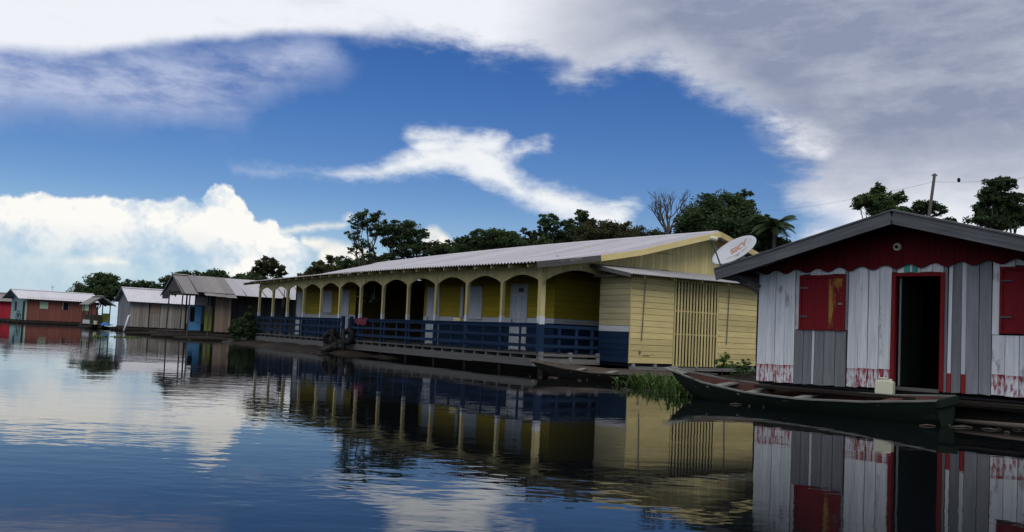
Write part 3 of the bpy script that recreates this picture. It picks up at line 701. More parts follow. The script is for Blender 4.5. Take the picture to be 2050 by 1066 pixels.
for a, b_ in ((4.335, 4.56), (4.56, 4.8), (4.8, 5.05), (5.05, 5.28)): W(a, b_, 2.65, 2.86, 'hull_white_top')
for a, b_ in ((5.26, 5.43), (5.43, 5.61)): W(a, b_, BZ(a), 2.86, 'hull_white')
# side walls
for k in range(28):
    v0, v1 = .08+k*.225, .08+(k+1)*.225
    for xa_, xb_, m_ in ((-.025, -.002, 'hull_white'), (WW+.002, WW+.025, 'grey_v' if k % 5 else 'white_v')):
        vplank_x(wl, 'side_plank', v0+.005, v1-.005, .45+rng.uniform(-.015, .015), 2.66, xa_, xb_, M[m_])
# shutters
def red_shutter(u0, u1, z0, z1, n=3):
    d = MB().box(u0+.03, u1-.03, .03, .045, z0+.02, z1-.02).build('window', M['dark_room'], wh)
    for a, b_ in ((u0, u0+.045), (u1-.045, u1)): boxpart(d, 'frame', a, b_, -.045, .028, z0, z1, M['red_trim'])
    for a, b_ in ((z0, z0+.035), (z1-.055, z1)): boxpart(d, 'frame', u0+.046, u1-.046, -.045, .028, a, b_, M['red_trim'])
    w = u1-u0-.095
    for k in range(n): boxpart(d, 'shutter_board', u0+.048+w*k/n, u0+.046+w*(k+1)/n, -.022, .022, z0+.037, z1-.057, M['red_shutter' if not (k == n-1 and n == 3) else 'red_shutter_worn'])
for u_, z_ in ((.875, 1.75), (.875, 2.3), (4.355, 1.8), (4.355, 2.4)):
    boxpart(wh, 'hinge', u_, u_+.16, -.052, -.0465, z_-.014, z_+.014, M['fascia'])
boxpart(wh, 'latch', 1.62, 1.70, -.036, -.0225, 1.98, 2.02, M['steel'])
red_shutter(.855, 1.75, 1.495, 2.545); red_shutter(4.335, 5.27, 1.53, 2.635, 4)
# doorway
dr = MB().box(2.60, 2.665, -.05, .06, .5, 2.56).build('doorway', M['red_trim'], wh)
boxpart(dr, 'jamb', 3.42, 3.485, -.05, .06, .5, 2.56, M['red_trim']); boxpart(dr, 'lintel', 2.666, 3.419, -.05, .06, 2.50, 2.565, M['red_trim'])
boxpart(dr, 'threshold', 2.666, 3.419, -.03, .07, .47, .53, M['grey_h'])
boxpart(dr, 'inner_stile', 2.70, 2.725, .065, .10, .54, 2.49, M['grey_v'])
lf = MB().box(0, .78, -.015, .015, 0, 1.94).build('door_leaf', M['canoe_green'], dr, (2.68, .10, .55), (0, 0, R_(80)))
# gable: upright dark red boards with a scalloped lower edge
slope = (3.61-2.70)/3.30
rz = lambda u: 3.55-abs(u-PK)*slope
gb = MB().prism([(.6, 2.80), (5.0, 2.90), (PK, rz(PK)-.1)], -.03, -.01).build('gable', M['dark_room'], wh)
SC = .42
scal = lambda u: 2.605+.026*u+.040*math.cos(2*math.pi*(u+.05)/SC)
u = -.35
while u < 5.95:
    u1 = min(u+SC/2, 5.95)
    zb = [scal(u+(u1-u)*q/5) for q in range(6)]
    zt = [rz(u)-.07, rz(u1)-.07] if not (u < PK < u1) else [rz(u)-.07, rz(PK)-.07, rz(u1)-.07]
    vplank(gb, 'gable_board', u+.002, u1-.002, zb, zt, -.062+rng.uniform(-.004, .004), -.033, M['red_v']); u = u1
lamp = MB(); lamp.tube([(2.69, -.065, 3.03), (2.69, -.10, 3.03)], [.075, .065], 18); 
lp = lamp.build('lamp_socket', M['plastic'], wh); MB().tube([(2.69, -.1, 3.03), (2.69, -.14, 3.025)], [.03, .026], 12).build('bulb_holder', M['black'], lp)
# roof
OV = -.72
Lc = lambda s: [(u_, rz(u_)+.06) for u_ in ((-.62, PK) if s < 0 else (PK, 6.25))]
rfw = MB()
def wsheet(y0, y1, s):
    n = int((y1-y0)/.076*5)+1; mb = MB(); vs = []; P = Lc(s)
    for i in range(n):
        yy = y0+(y1-y0)*i/(n-1); w = .010*math.cos(2*math.pi*yy/.076)
        for uu, z in P: vs.append((uu, yy, z+w))
    fs = [(i*2, (i+1)*2, (i+1)*2+1, i*2+1) for i in range(n-1)]; fs = [tuple(reversed(f)) for f in fs]
    N = len(vs); fs += [tuple(N+q for q in reversed(f)) for f in fs]; fs += [(0, 1, N+1, N), (2*n-2, N+2*n-2, N+2*n-1, 2*n-1)]
    mb.add(vs+[(a, b_, z-.01) for a, b_, z in vs], fs); return mb
rfw = wsheet(OV-.02, .1, -1).build('roof', M['zinc_old'], wh)
wsheet(OV-.02, .1, 1).build('roof_sheet', M['zinc_old'], rfw)
for s in (-1, 1):
    for k in range(8): wsheet(.08+k*.83, .08+(k+1)*.83+.03, s).build('roof_sheet', M['zinc_old'], rfw)
def fascia(u0, u1, nm='fascia_board', h=.21):
    a = math.atan2(rz(u1)-rz(u0), u1-u0); L = math.hypot(u1-u0, rz(u1)-rz(u0)); zc = (rz(u0)+rz(u1))/2-.085
    return MB().prism([(-L/2, -h/2), (L/2, -h/2), (L/2, h/2), (-L/2, h/2)], -.02, .02).build(nm, M['fascia'], rfw, ((u0+u1)/2, OV, zc), (0, -a, 0))
fascia(-.60, PK-.002); fascia(PK+.002, 6.2)
for s in (-1, 1):
    MB().beam((PK, OV-.005, rz(PK)+.045), (-.62 if s < 0 else 6.22, OV-.005, rz(-.62 if s < 0 else 6.22)+.045), .06, .03).build('roof_edge', M['fascia'], rfw)
for uu in (-.5, .4, 1.25, 2.1, PK, 3.6, 4.4, 5.3, 6.1):
    boxpart(rfw, 'purlin', uu-.03, uu+.03, OV+.03, 6.4, rz(uu)-.05, rz(uu)+.03, M['dark_room'])
MB().box(-.61, -.57, OV+.02, 6.4, rz(-.6)-.15, rz(-.6)+.03).build('eave_board', M['fascia'], rfw)
MB().beam((-.45, -.45, 2.56), (-.02, -.02, 2.22), .05, .07).build('eave_brace', M['grey_h'], rfw)
MB().beam((-.5, OV+.05, 2.60), (.02, -.03, 2.34), .045, .06).build('eave_brace', M['grey_h'], rfw)
# floats and step
flo = MB().box(-.05, WW+.05, .1, 6.4, .30, .40).build('floor_frame', M['log'], wh)
boxpart(flo, 'front_step', .2, 5.7, -.50, -.02, .33, .385, M['log'])
for yy, rr, x0 in ((.15, .24, -.3), (1.5, .28, -.1), (3.2, .28, -.2), (5.2, .3, -.2)):
    MB().tube([(x0+i*1.5, yy+.05*math.sin(i*1.7), .05) for i in range(5)], [rr*.85, rr, rr*1.05, rr, rr*.9], 12).build('float_log', M['log'], flo, smooth=True)

# loose log raft on the water in front
lg = MB(); lg.tube([(0, 0, .06), (1.2, .04, .07), (2.6, -.03, .05), (4.0, .02, .06)], [.03, .05, .055, .04], 9)
tag(lg.build('driftwood_log', M['canoe_brown'], None, WO+Vector((math.cos(WA)*3.9-math.sin(WA)*-.75, math.sin(WA)*3.9+math.cos(WA)*-.75, .02)), (0, 0, WA-.05), smooth=True), 'long thin grey log floating beyond the stern of the green canoe', 'log')

# jerrycan
def wloc(u, v, z): c, s = math.cos(WA), math.sin(WA); return Vector((WO.x+c*u-s*v, WO.y+s*u+c*v, z))
jc = thing('jerrycan', 'squat cream plastic jerrycan standing on the step beside the open doorway', 'jerrycan', wloc(2.60, -.27, .388), WA+.12)
mb = MB()
prof = [(-.14, 0), (.14, 0), (.15, .02), (.15, .20), (.135, .235), (.09, .25), (-.10, .25), (-.14, .235), (-.15, .2), (-.15, .02)]
mb.prism(prof, -.10, .10); o = mb.build('body', M['plastic'], jc); bv = o.modifiers.new('bevel', 'BEVEL'); bv.width = .018; bv.segments = 3
MB().tube([(.09, 0, .24), (.09, 0, .275)], .028, 12).build('cap', M['plastic'], jc, smooth=True)
MB().tube([(-.10, 0, .245), (-.09, 0, .285), (.02, 0, .285), (.03, 0, .245)], .013, 8).build('handle', M['plastic'], jc, smooth=True)

# ------------------------------------------------------------------ satellite dish
vd = (at(1471, 504, 17.75)-Vector((0, 0, CAM_H))).normalized(); r_v = (rt-vd*rt.dot(vd)).normalized(); u_v = r_v.cross(vd)
nrm = (r_v*-.45+u_v*.78-vd*.41).normalized()
xa = (r_v*.86+u_v*.51); xa = (xa-nrm*xa.dot(nrm)).normalized(); ya = nrm.cross(xa)
dc = at(1471, 504, 17.75)
ds = bpy.data.objects.new('satellite_dish', None); COL.objects.link(ds)
mm = Matrix((xa, ya, nrm)).transposed().to_4x4(); mm.translation = dc; ds.matrix_world = mm
tag(ds, 'pale satellite dish with orange lettering fixed behind the grey roof corner of the white house', 'satellite dish')
RA, RB = .50, .47
bowl = lambda x, y: .10*((x/RA)**2+(y/RB)**2)-.05
mb = MB(); vs = [(0, 0, bowl(0, 0))]; nr, ns = 7, 40
for i in range(1, nr+1):
    for k in range(ns):
        a = 2*math.pi*k/ns; x, y = RA*i/nr*math.cos(a), RB*i/nr*math.sin(a); vs.append((x, y, bowl(x, y)))
fs = [(0, 1+k, 1+(k+1) % ns) for k in range(ns)]+[(1+(i-1)*ns+k, 1+i*ns+k, 1+i*ns+(k+1) % ns, 1+(i-1)*ns+(k+1) % ns) for i in range(1, nr) for k in range(ns)]
N = len(vs); fs += [tuple(N+q for q in reversed(f)) for f in fs]
b0 = 1+(nr-1)*ns; fs += [(b0+k, N+b0+k, N+b0+(k+1) % ns, b0+(k+1) % ns) for k in range(ns)]
mb.add(vs+[(x*1.01, y*1.01, z-.018) for x, y, z in vs], fs); mb.build('reflector', M['dish'], ds, smooth=True)
def lettering(txt, size, x, y, shear, bold=0.):
    c = bpy.data.curves.new('lettering', 'FONT'); c.body = txt; c.size = size; c.align_x = 'CENTER'; c.align_y = 'CENTER'; c.shear = shear; c.offset = bold; c.resolution_u = 4
    o = bpy.data.objects.new('tmp', c); COL.objects.link(o); bpy.context.view_layer.update()
    me = bpy.data.meshes.new_from_object(o.evaluated_get(bpy.context.evaluated_depsgraph_get())); bpy.data.objects.remove(o)
    for v in me.vertices: v.co.x += x; v.co.y += y; v.co.z = bowl(v.co.x, v.co.y)+.005
    me.materials.clear(); me.materials.append(M['dish_text']); place('lettering', me, ds)
lettering('SKY', .23, .10, .14, .18, .009); lettering('HDTV É ISSO', .085, .02, -.08, .1, .001)
P0 = Vector((-.02, -RB+.02, .06)); mb = MB()
inv = mm.inverted()
feed = inv @ at(1424, 479, 17.35); root_ = inv @ at(1443, 533, 17.55)
MB().tube([root_, feed], .016, 8).build('feed_arm', M['steel'], ds); 
fd = MB().tube([feed+Vector((.0, .0, .02)), feed+Vector((.06, .03, -.05)), feed+Vector((.10, .05, -.08))], [.055, .05, .035], 12).build('feed_horn', M['plastic'], ds, smooth=True)
MB().tube([(-.28, -.42, -.06), root_], .016, 8).build('feed_arm_bracket', M['steel'], ds)
brk = inv @ at(1482, 532, 18.0)
MB().tube([(.02, -.02, -.08), brk], .03, 8).build('mast', M['steel'], ds); MB().tube([brk, inv @ at(1486, 556, 18.05)], .03, 8).build('mast', M['steel'], ds)
MB().tube([(.0, -.1, -.07), (.06, -.2, -.16), brk], [.09, .08, .04], 10).build('bracket', M['dish'], ds, smooth=True)

# ------------------------------------------------------------------ canoes
def canoe(name, label, p_stern, p_bow, beam, zg, hull_m, edge_m, in_m, transom=.35, seats=(), keel=-.14, draft_bow=.35):
    a = Vector((p_stern[0], p_stern[1], 0)); b_ = Vector((p_bow[0], p_bow[1], 0)); L = (b_-a).length
    root = thing(name, label, 'canoe', a, math.atan2(b_.y-a.y, b_.x-a.x))
    NS = 26
    def half(s):
        w = math.sin(math.pi*min(1, (s*.86+.14)))**.75 if s > .42 else None
        f = max(0, 1-max(0, s-.42)/.58); g = (1-(1-f)**2.0)
        back_ = transom+(1-transom)*min(1, s/.36)**.7
        return beam/2*min(back_, g**.8 if s > .42 else 1)
    def gz(s): return interp(zg, s)+0
    def kz(s): return keel+(gz(1)-.05-keel)*max(0, (s-.72)/.28)**2.2+max(0, (.12-s)/.12)*.06
    def sec(s, inset=0, lift=0):
        h = max(.012, half(s)-inset); k = kz(s)+lift; g = gz(s)
        out = []
        for th in (-1, -.92, -.72, -.4, 0, .4, .72, .92, 1):
            yy = h*(math.copysign(abs(th)**.62, th)); zz = k+(g-k)*(abs(th)**2.6)
            out.append((yy, zz))
        return out
    def loft(inset, lift, flip):
        vs = []; K = 9
        for i in range(NS+1):
            s = i/NS
            for yy, zz in sec(s, inset, lift): vs.append((s*L, yy, zz))
        fs = [(i*K+j, (i+1)*K+j, (i+1)*K+j+1, i*K+j+1) for i in range(NS) for j in range(K-1)]
        if flip: fs = [tuple(reversed(f)) for f in fs]
        return vs, fs
    mb = MB(); v1, f1 = loft(0, 0, False); mb.add(v1, f1); v2, f2 = loft(.035, .04, True)
    mb.add([(x, y, z) for x, y, z in v2], f2, 1)
    mb.add([(0, y, z) for y, z in sec(0)]+[(0, sec(0)[0][0], gz(0))], [tuple(range(9))])
    mb.build('hull', [hull_m, in_m], root, smooth=True)
    for sgn in (-1, 1):
        g = MB(); pts = [(s*L, sgn*(half(s)-.012), gz(s)+.008) for s in [i/20 for i in range(21)]]
        ring = []
        vs = []
        for x, y, z in pts: vs += [(x, y-.022, z-.014), (x, y+.022, z-.014), (x, y+.022, z+.014), (x, y-.022, z+.014)]
        fs = [(i*4+j, i*4+(j+1) % 4, (i+1)*4+(j+1) % 4, (i+1)*4+j) for i in range(20) for j in range(4)]+[(3, 2, 1, 0), (80, 81, 82, 83)]
        g.add(vs, fs); g.build('gunwale', edge_m, root)
    for s, wd, dz in seats:
        h = half(s)-.02; MB().box(s*L-wd/2, s*L+wd/2, -h, h, gz(s)-.06+dz, gz(s)-.03+dz).build('thwart', M['canoe_edge'] if dz == 0 else in_m, root)
    for s in (.2, .3, .42, .55, .66, .78):
        h = half(s)-.03
        rb = MB(); pts = [(s*L, y, z+.012) for y, z in sec(s, .03, .045)][1:-1]; rb.tube(pts, .014, 5); rb.build('rib', in_m, root)
    fl = MB().box(.1*L, .82*L, -beam*.2, beam*.2, keel+.07, keel+.09).build('floor_board', in_m, root)
    # stem pieces
    MB().box(-.05, .02, -half(0)-.006, half(0)+.006, gz(0)-.10, gz(0)+.015).build('stern_block', hull_m, root)
    nb = MB(); nb.prism([(L*.93, gz(.93)-.02), (L+.03, gz(1)+.0), (L+.03, gz(1)+.02), (L*.93, gz(.93)+.0)], -half(.93)+.01, half(.93)-.01); nb.build('bow_deck', edge_m, root)
    return root
canoe('green_canoe', 'dark green wooden canoe with red-brown inside moored along the white house', (7.10, 13.75), (3.55, 18.5), 1.12,
      [(0, .43), (.2, .33), (.4, .285), (.6, .30), (.8, .385), (.92, .49), (1, .59)], M['canoe_green'], M['canoe_edge'], M['canoe_in'],
      transom=.55, seats=((.17, .2, .001), (.44, .18, 0), (.62, .2, 0), (.76, .22, 0))).rotation_euler.x = R_(-6.5)
canoe('brown_canoe', 'weathered brown wooden canoe lying under the yellow storeroom wall', (5.3, 21.9), (.70, 24.75), 1.0,
      [(0, .33), (.3, .28), (.6, .25), (.8, .31), (.92, .37), (1, .43)], M['canoe_dark'], M['canoe_brown'], M['canoe_brown'], transom=.5, seats=((.55, .18, 0), (.72, .15, 0))).rotation_euler.x = R_(-6)

# ------------------------------------------------------------------ dark weathered shack with a porch
def far_house(name, label, corner, ang, L, wdt, z0, ze, zr, wall_m, gable_m, roof_m, over=.45, plank=.3, sheets=1.0, ridge_off=.5, rise_left=0):
    h = thing(name, label, 'house', corner, ang)
    wl = MB().box(.02, L-.02, .04, wdt-.02, z0, ze).build('wall', M['dark_room'], h)
    n = max(1, round(L/plank))
    return h, wl
def plank_row(parent, x0, x1, y0, y1, z0, zt, w, material, skip=()):
    n = max(1, round((x1-x0)/w))
    for k in range(n):
        a, b_ = x0+(x1-x0)*k/n, x0+(x1-x0)*(k+1)/n
        if any(s[0] < (a+b_)/2 < s[1] for s in skip): continue
        vplank(parent, 'plank', a+.006, b_-.006, z0+rng.uniform(-.02, .02), zt, y0+rng.uniform(-.008, .008), y1, material)
def plank_row_x(parent, y0, y1, x0, x1, z0, ztf, w, material):
    n = max(1, round((y1-y0)/w))
    for k in range(n):
        a, b_ = y0+(y1-y0)*k/n, y0+(y1-y0)*(k+1)/n
        vplank_x(parent, 'plank', a+.006, b_-.006, z0+rng.uniform(-.02, .02), [ztf(a), ztf(b_)], x0+rng.uniform(-.008, .008), x1, material)
def gable_roof(parent, xa, xb, ya, yb, ze, zr, material, over=.4, sheet=1.0, pitch=.177, amp=.02, tile=None):
    ym = (ya+yb)/2; sl = (zr-ze)/(ym-ya)
    pf = [(ya-over, ze-sl*over), (ym, zr)]; pb = [(ym, zr), (yb+over, ze-sl*over)]
    r = None; x = xa
    while x < xb-.05:
        x1 = min(x+sheet, xb)
        for pr in (pf, pb):
            o = corrugated(r if r else parent, 'roof' if r is None else 'roof_sheet', pr, x, x1+.02, material, pitch=pitch, amp=amp, seg=4)
            if r is None: r = o
        x = x1
    for s in (xa, xb):
        MB().beam((s, ya-over, ze-sl*over-.07), (s, ym, zr-.07), .03, .13).build('bargeboard', M['fascia'], r)
        MB().beam((s, yb+over, ze-sl*over-.07), (s, ym, zr-.07), .03, .13).build('bargeboard', M['fascia'], r)
    MB().prism([(ym-.2, zr-.02), (ym, zr+.05), (ym+.2, zr-.02)], xa, xb, axis='x').build('ridge_cap', material, r)
    return r
def floats(parent, x0, x1, ys, r=.22, z=.08):
    f = MB().box(x0, x1, ys[0], ys[-1], .28, .38).build('floor_frame', M['log'], parent)
    for i, yy in enumerate(ys):
        n = max(2, int((x1-x0)/1.5)); MB().tube([(x0-.4+(x1-x0+.8)*k/n, yy+.06*math.sin(k*1.9+i), z) for k in range(n+1)], [r*(.85+.15*math.sin(k+i)) for k in range(n+1)], 9).build('float_log', M['log'], f, smooth=True)
    return f

# shack: local x runs right along the front wall, y goes inward
sa = R_(35)
S0 = at(428, 664, 58); S0.z = 0
sk = thing('weathered_shack', 'dark weathered plank shack with rusty patched roof and open porch beside the yellow longhouse', 'house', S0, sa)
floats(sk, -2.6, 6.6, (.1, 1.6, 3.4, 5.2))
sw = MB().box(1.08, 6.5, 1.6, 5.4, .4, 2.95).box(.02, 1.06, .05, 5.4, .4, 2.95).build('wall', M['dark_room'], sk)
plank_row(sw, .0, 1.07, .0, .04, .42, 2.98, .18, M['brown_v'])
plank_row_x(sw, .02, 1.6, 1.07, 1.10, .42, lambda y: 2.98, .25, M['dark_v'])
plank_row(sw, 1.1, 6.5, 1.55, 1.59, .42, 3.0, .24, M['dark_v'])  # recessed walls use near-black boards, their shade put into the colour
# porch back wall: blue door, green board, white-framed opening above
pb_ = MB().box(-1.35, -.02, 2.4, 2.45, .4, .9).box(-1.35, -1.25, 2.4, 2.45, .9, 3.2).build('porch_wall', M['dark_v'], sk)
bd = MB().box(-1.35, -.55, 1.30, 1.34, .45, 2.12).build('blue_door', M['blue_door'], sk); bd['label'] = 'bright blue door panel'
boxpart(bd, 'blue_door_board', -.98, -.56, 1.27, 1.298, 1.0, 2.10, M['blue_door']); boxpart(bd, 'opening_shade_panel', -1.30, -1.0, 1.28, 1.298, 1.05, 2.05, M['black'])  # opening is a flat black panel, its darkness put into the colour
boxpart(bd, 'door_lintel', -1.4, -.3, 1.25, 1.33, 2.13, 2.2, M['grey_h'])
boxpart(sk, 'green_panel', -.5, -.02, .6, .64, .45, 1.75, M['green_board'])
boxpart(sk, 'upper_panel', -.5, -.02, .6, .64, 1.76, 2.15, M['brown_v'])
boxpart(sk, 'white_board', -.75, .0, 2.0, 2.04, 2.15, 2.85, M['zinc_bright'])
for xx, yy, h in ((-2.15, .1, 2.95), (-1.72, -.05, 3.05), (-.45, -.25, 2.9), (-2.2, 3.6, 3.0)):
    MB().tube([(xx-.06, yy, .1), (xx, yy, h)], [.05, .045], 7).build('porch_post', M['dark_v'], sk)
# roof
slr = gable_roof(sk, -2.3, -1.3, -.1, 5.4, 3.05, 4.28, M['zinc_old'], over=.35, sheet=1.0)
def rsheet(x0, x1, y0, z0, y1, z1, mt_): return corrugated(slr, 'roof_sheet', [(y0, z0), (y1, z1)], x0, x1, mt_, pitch=.1, amp=.012, seg=4)
for i in range(4): rsheet(-1.3+i*.62, -1.3+(i+1)*.62+.03, -.25, 3.06-.0*i, 2.65, 4.28, M['zinc_old'])
for i in range(3): rsheet(-.9+i*.7, -.9+(i+1)*.7+.03, -.75, 2.84-.03*i, -.15, 3.05, M['zinc_old'])
for i in range(8): rsheet(1.18+i*.72, 1.18+(i+1)*.72+.03, -.35+.03*i, 2.98, 2.65, 4.26, M['zinc'])
for i in range(4): corrugated(slr, 'roof_sheet', [(2.65, 4.27), (5.8, 2.95)], -1.3+i*2.1, -1.3+(i+1)*2.1, M['zinc_old'], pitch=.1, amp=.012, seg=4)
for xx in (-2.2, -.8, .6, 2, 3.4, 4.8, 6.2): MB().beam((xx, -.4, 2.92), (xx, 2.6, 4.18), .05, .08).build('rafter', M['dark_v'], slr)
MB().box(-2.3, 1.3, -.02, .05, 2.86, 2.97).build('porch_beam', M['dark_v'], sk)
MB().box(-2.28, -2.22, -.05, 5.4, 2.86, 2.97).build('porch_beam', M['dark_v'], sk)
plank_row_x(sw, 3.4, 5.4, -2.26, -2.22, 2.6, lambda y: 3.2, .3, M['dark_v'])
gpl = MB().prism([(-.1, 3.05), (5.5, 3.05), (2.65, 4.2)], -2.20, -2.17, axis='x').build('porch_gable', M['dark_v'], sk)

# grey plank house
G0 = at(259, 655, 72); G0.z = 0
gh = thing('grey_plank_house', 'low grey plank house with pale zinc roof and shuttered windows left of the dark shack', 'house', G0, R_(36))
floats(gh, -.1, 8.1, (.1, 1.6, 3.2, 4.8))
gwl = MB().box(.03, 8, .05, 4.9, .4, 2.62).build('wall', M['dark_room'], gh)
gwm = mat('grey_brown_board', (.31, .285, .25), (.17, .155, .14), axis=2, jitter=.25, bump=.4, grain=.4)
plank_row(gwl, 0, 8, 0, .04, .36, 2.62, .24, gwm, skip=((1.55, 2.4), (5.1, 5.6)))
plank_row_x(gwl, .0, 4.9, -.02, .02, .36, lambda y: 2.6+(1.05-abs(y-2.45)*.43), .24, M['grey_v'])
for a, b_ in ((1.55, 2.4), (5.1, 5.6)):
    for z0, z1 in ((.36, 1.55), (2.4, 2.62)): plank_row(gwl, a, b_, 0, .04, z0, z1, .24, gwm)
    boxpart(gwl, 'window', a+.02, b_-.02, .0, .035, 1.56, 2.39, M['brown_v'])
gable_roof(gh, -.35, 8.2, 0, 4.9, 2.66, 3.72, M['zinc_bright'], over=.4, sheet=1.1, pitch=.2, amp=.02)
# terracotta and aqua house
H0 = at(50, 641, 90); H0.z = 0
th = thing('terracotta_house', 'terracotta plank house with pale roof, mint shutters and an aqua end wall', 'house', H0, R_(45))
floats(th, -.3, 7.6, (.0, 1.7, 3.4, 5.2))
twl = MB().box(.03, 7.1, .05, 5.2, .36, 2.8).build('wall', M['dark_room'], th)
wins = ((1.35, 2.1), (3.6, 4.2), (5.65, 6.25))
plank_row(twl, 0.08, 7.1, 0, .04, .36, 2.8, .25, M['brick_red'], skip=wins)
boxpart(twl, 'corner_board', -.04, .08, -.04, .05, .36, 2.8, M['mint'])
plank_row_x(twl, .06, 5.2, -.03, .02, .36, lambda y: 2.75+(.85-abs(y-2.6)*.33), .25, M['aqua'])
for (a, b_), mm_ in zip(wins, ('mint', 'black', 'mint')):
    for z0, z1 in ((.36, 1.62), (2.42, 2.8)): plank_row(twl, a, b_, 0, .04, z0, z1, .25, M['brick_red'])
    wn = MB().box(a+.04, b_-.04, -.01, .03, 1.65, 2.39).build('window', M[mm_], twl)
    boxpart(twl, 'window_frame', a-.02, a+.04, -.03, .035, 1.62, 2.42, M['mint']); boxpart(twl, 'window_frame', b_-.04, b_+.02, -.03, .035, 1.62, 2.42, M['mint' if mm_ != 'black' else 'grey_v'])
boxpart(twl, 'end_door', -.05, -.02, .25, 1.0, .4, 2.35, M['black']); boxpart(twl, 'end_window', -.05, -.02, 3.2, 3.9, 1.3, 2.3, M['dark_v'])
gable_roof(th, -.9, 7.5, 0, 5.2, 2.78, 3.62, M['zinc_bright'], over=.5, sheet=1.05, pitch=.25, amp=.03)
MB().tube([(3.2, 2.6, 3.6), (3.2, 2.6, 4.25)], .02, 6).build('aerial', M['steel'], th)
for zz in (4.2, 4.05): MB().tube([(3.0, 2.6, zz), (3.4, 2.6, zz)], .012, 5).build('aerial_rod', M['steel'], th)
# raspberry house at the picture edge
K0 = at(-40, 641, 97); K0.z = 0
kh = thing('raspberry_house', 'raspberry red plank house with grey roof, cut by the photo edge', 'house', K0, R_(38))
floats(kh, -.2, 5.4, (.0, 2, 4))
kwl = MB().box(.03, 5.0, .05, 4.5, .36, 2.5).build('wall', M['dark_room'], kh)
plank_row(kwl, 0, 5.0, 0, .04, .36, 2.5, .25, M['pink_red']); plank_row_x(kwl, 0, 4.5, 4.98, 5.03, .36, lambda y: 2.5+.8-abs(y-2.25)*.36, .25, M['pink_red'])
boxpart(kwl, 'window', 3.2, 3.9, -.03, .0, 1.4, 2.1, M['dark_v'])
gable_roof(kh, -.4, 5.4, 0, 4.5, 2.5, 3.35, M['zinc_old'], over=.4, sheet=1.2)
# open shelter between the two houses
E0 = at(193, 648, 78); E0.z = 0
eh = thing('open_shelter', 'small open shelter with a low gabled roof between terracotta and grey houses', 'shelter', E0, R_(-50))
floats(eh, -1.6, 1.2, (-.9, 0, .9), r=.18)
MB().box(-1.6, 1.3, -1.0, 1.1, .36, .42).build('floor', M['grey_h'], eh)
for xx, yy in ((-1.4, -.8), (-1.4, .8), (1.1, -.8), (1.1, .8)): MB().tube([(xx, yy, .3), (xx, yy, 2.35)], .05, 7).build('post', M['dark_v'], eh)
gable_roof(eh, -1.7, 1.5, -.85, .85, 2.35, 2.95, M['zinc_old'], over=.3, sheet=1.2)
MB().box(-1.4, -1.35, -.8, .8, .42, 1.25).build('back_panel', M['brown_v'], eh); MB().box(-1.4, 1.1, .8, .85, .42, 1.4).build('side_panel', M['green_board'], eh)
MB().box(-1.35, 1.0, -.85, -.8, .42, .75).build('bench_front', M['zinc_bright'], eh)
# small things round the far houses
p = at(211, 650, 72)
tp = MB(); vs = []; nx_, ny_ = 7, 6
for i in range(nx_):
    for j in range(ny_):
        u_, v_ = i/(nx_-1), j/(ny_-1); vs.append((u_*.7-.35, v_*.6-.3, .28*math.sin(math.pi*u_)**.6*math.sin(math.pi*v_)**.6+.05*mnoise.noise(Vector((u_*4, v_*4, 1)))))
tp.add(vs, [(i*ny_+j, (i+1)*ny_+j, (i+1)*ny_+j+1, i*ny_+j+1) for i in range(nx_-1) for j in range(ny_-1)])
tp.add([(-.35, -.3, 0), (.35, -.3, 0), (.35, .3, 0), (-.35, .3, 0)], [(3, 2, 1, 0)])
tag(tp.build('tarpaulin_bundle', M['tarp'], None, (p.x, p.y, .38), (0, 0, .6), smooth=True), 'crumpled bright blue tarpaulin bundle in front of the open shelter', 'tarpaulin')
p = at(191, 647, 76)
bk = thing('bucket', 'small pale bucket on the float beside the terracotta house corner', 'bucket', (p.x, p.y, .38))
MB().tube([(0, 0, 0), (0, 0, .30)], [.13, .17], 14, cap=True).build('body', M['plastic'], bk, smooth=False); MB().torus((0, 0, .30), (0, 0, 1), .17, .014).build('rim', M['plastic'], bk, smooth=True)
a_, b2 = at(248, 655, 66), at(258, 624, 66.5)
pl_ = MB().tube([(0, 0, 0), b2-a_, (b2-a_)*1.05+Vector((.12, 0, 0))], .06, 9)
tag(pl_.build('pipe', M['white_v'], None, (a_.x, a_.y, .05), smooth=True), 'slanting white pipe against the corner of the grey plank house', 'pipe')
p = at(36, 641, 88)
bi = thing('bicycle', 'bicycle leaning against the aqua end wall', 'bicycle', (p.x, p.y, .38), R_(-45))
for xx in (-.52, .52): 
    wq = MB().torus((xx, 0, .34), (0, 1, 0), .32, .03, 20, 6).build('wheel', M['rubber'], bi, smooth=True)
fr = MB(); 
for p1, q1 in (((-.52, .34), (-.1, .3)), ((-.52, .34), (-.18, .78)), ((-.1, .3), (-.18, .85)), ((-.1, .3), (.38, .74)), ((-.18, .76), (.38, .8)), ((.52, .34), (.36, .95))): fr.tube([(p1[0], 0, p1[1]), (q1[0], 0, q1[1])], .02, 6)
fr.build('frame', M['leaf_b'], bi); MB().tube([(.36, -.25, .98), (.34, 0, .95), (.36, .25, .98)], .015, 6).build('handlebar', M['steel'], bi); MB().box(-.3, -.08, -.06, .06, .86, .92).build('saddle', M['black'], bi)

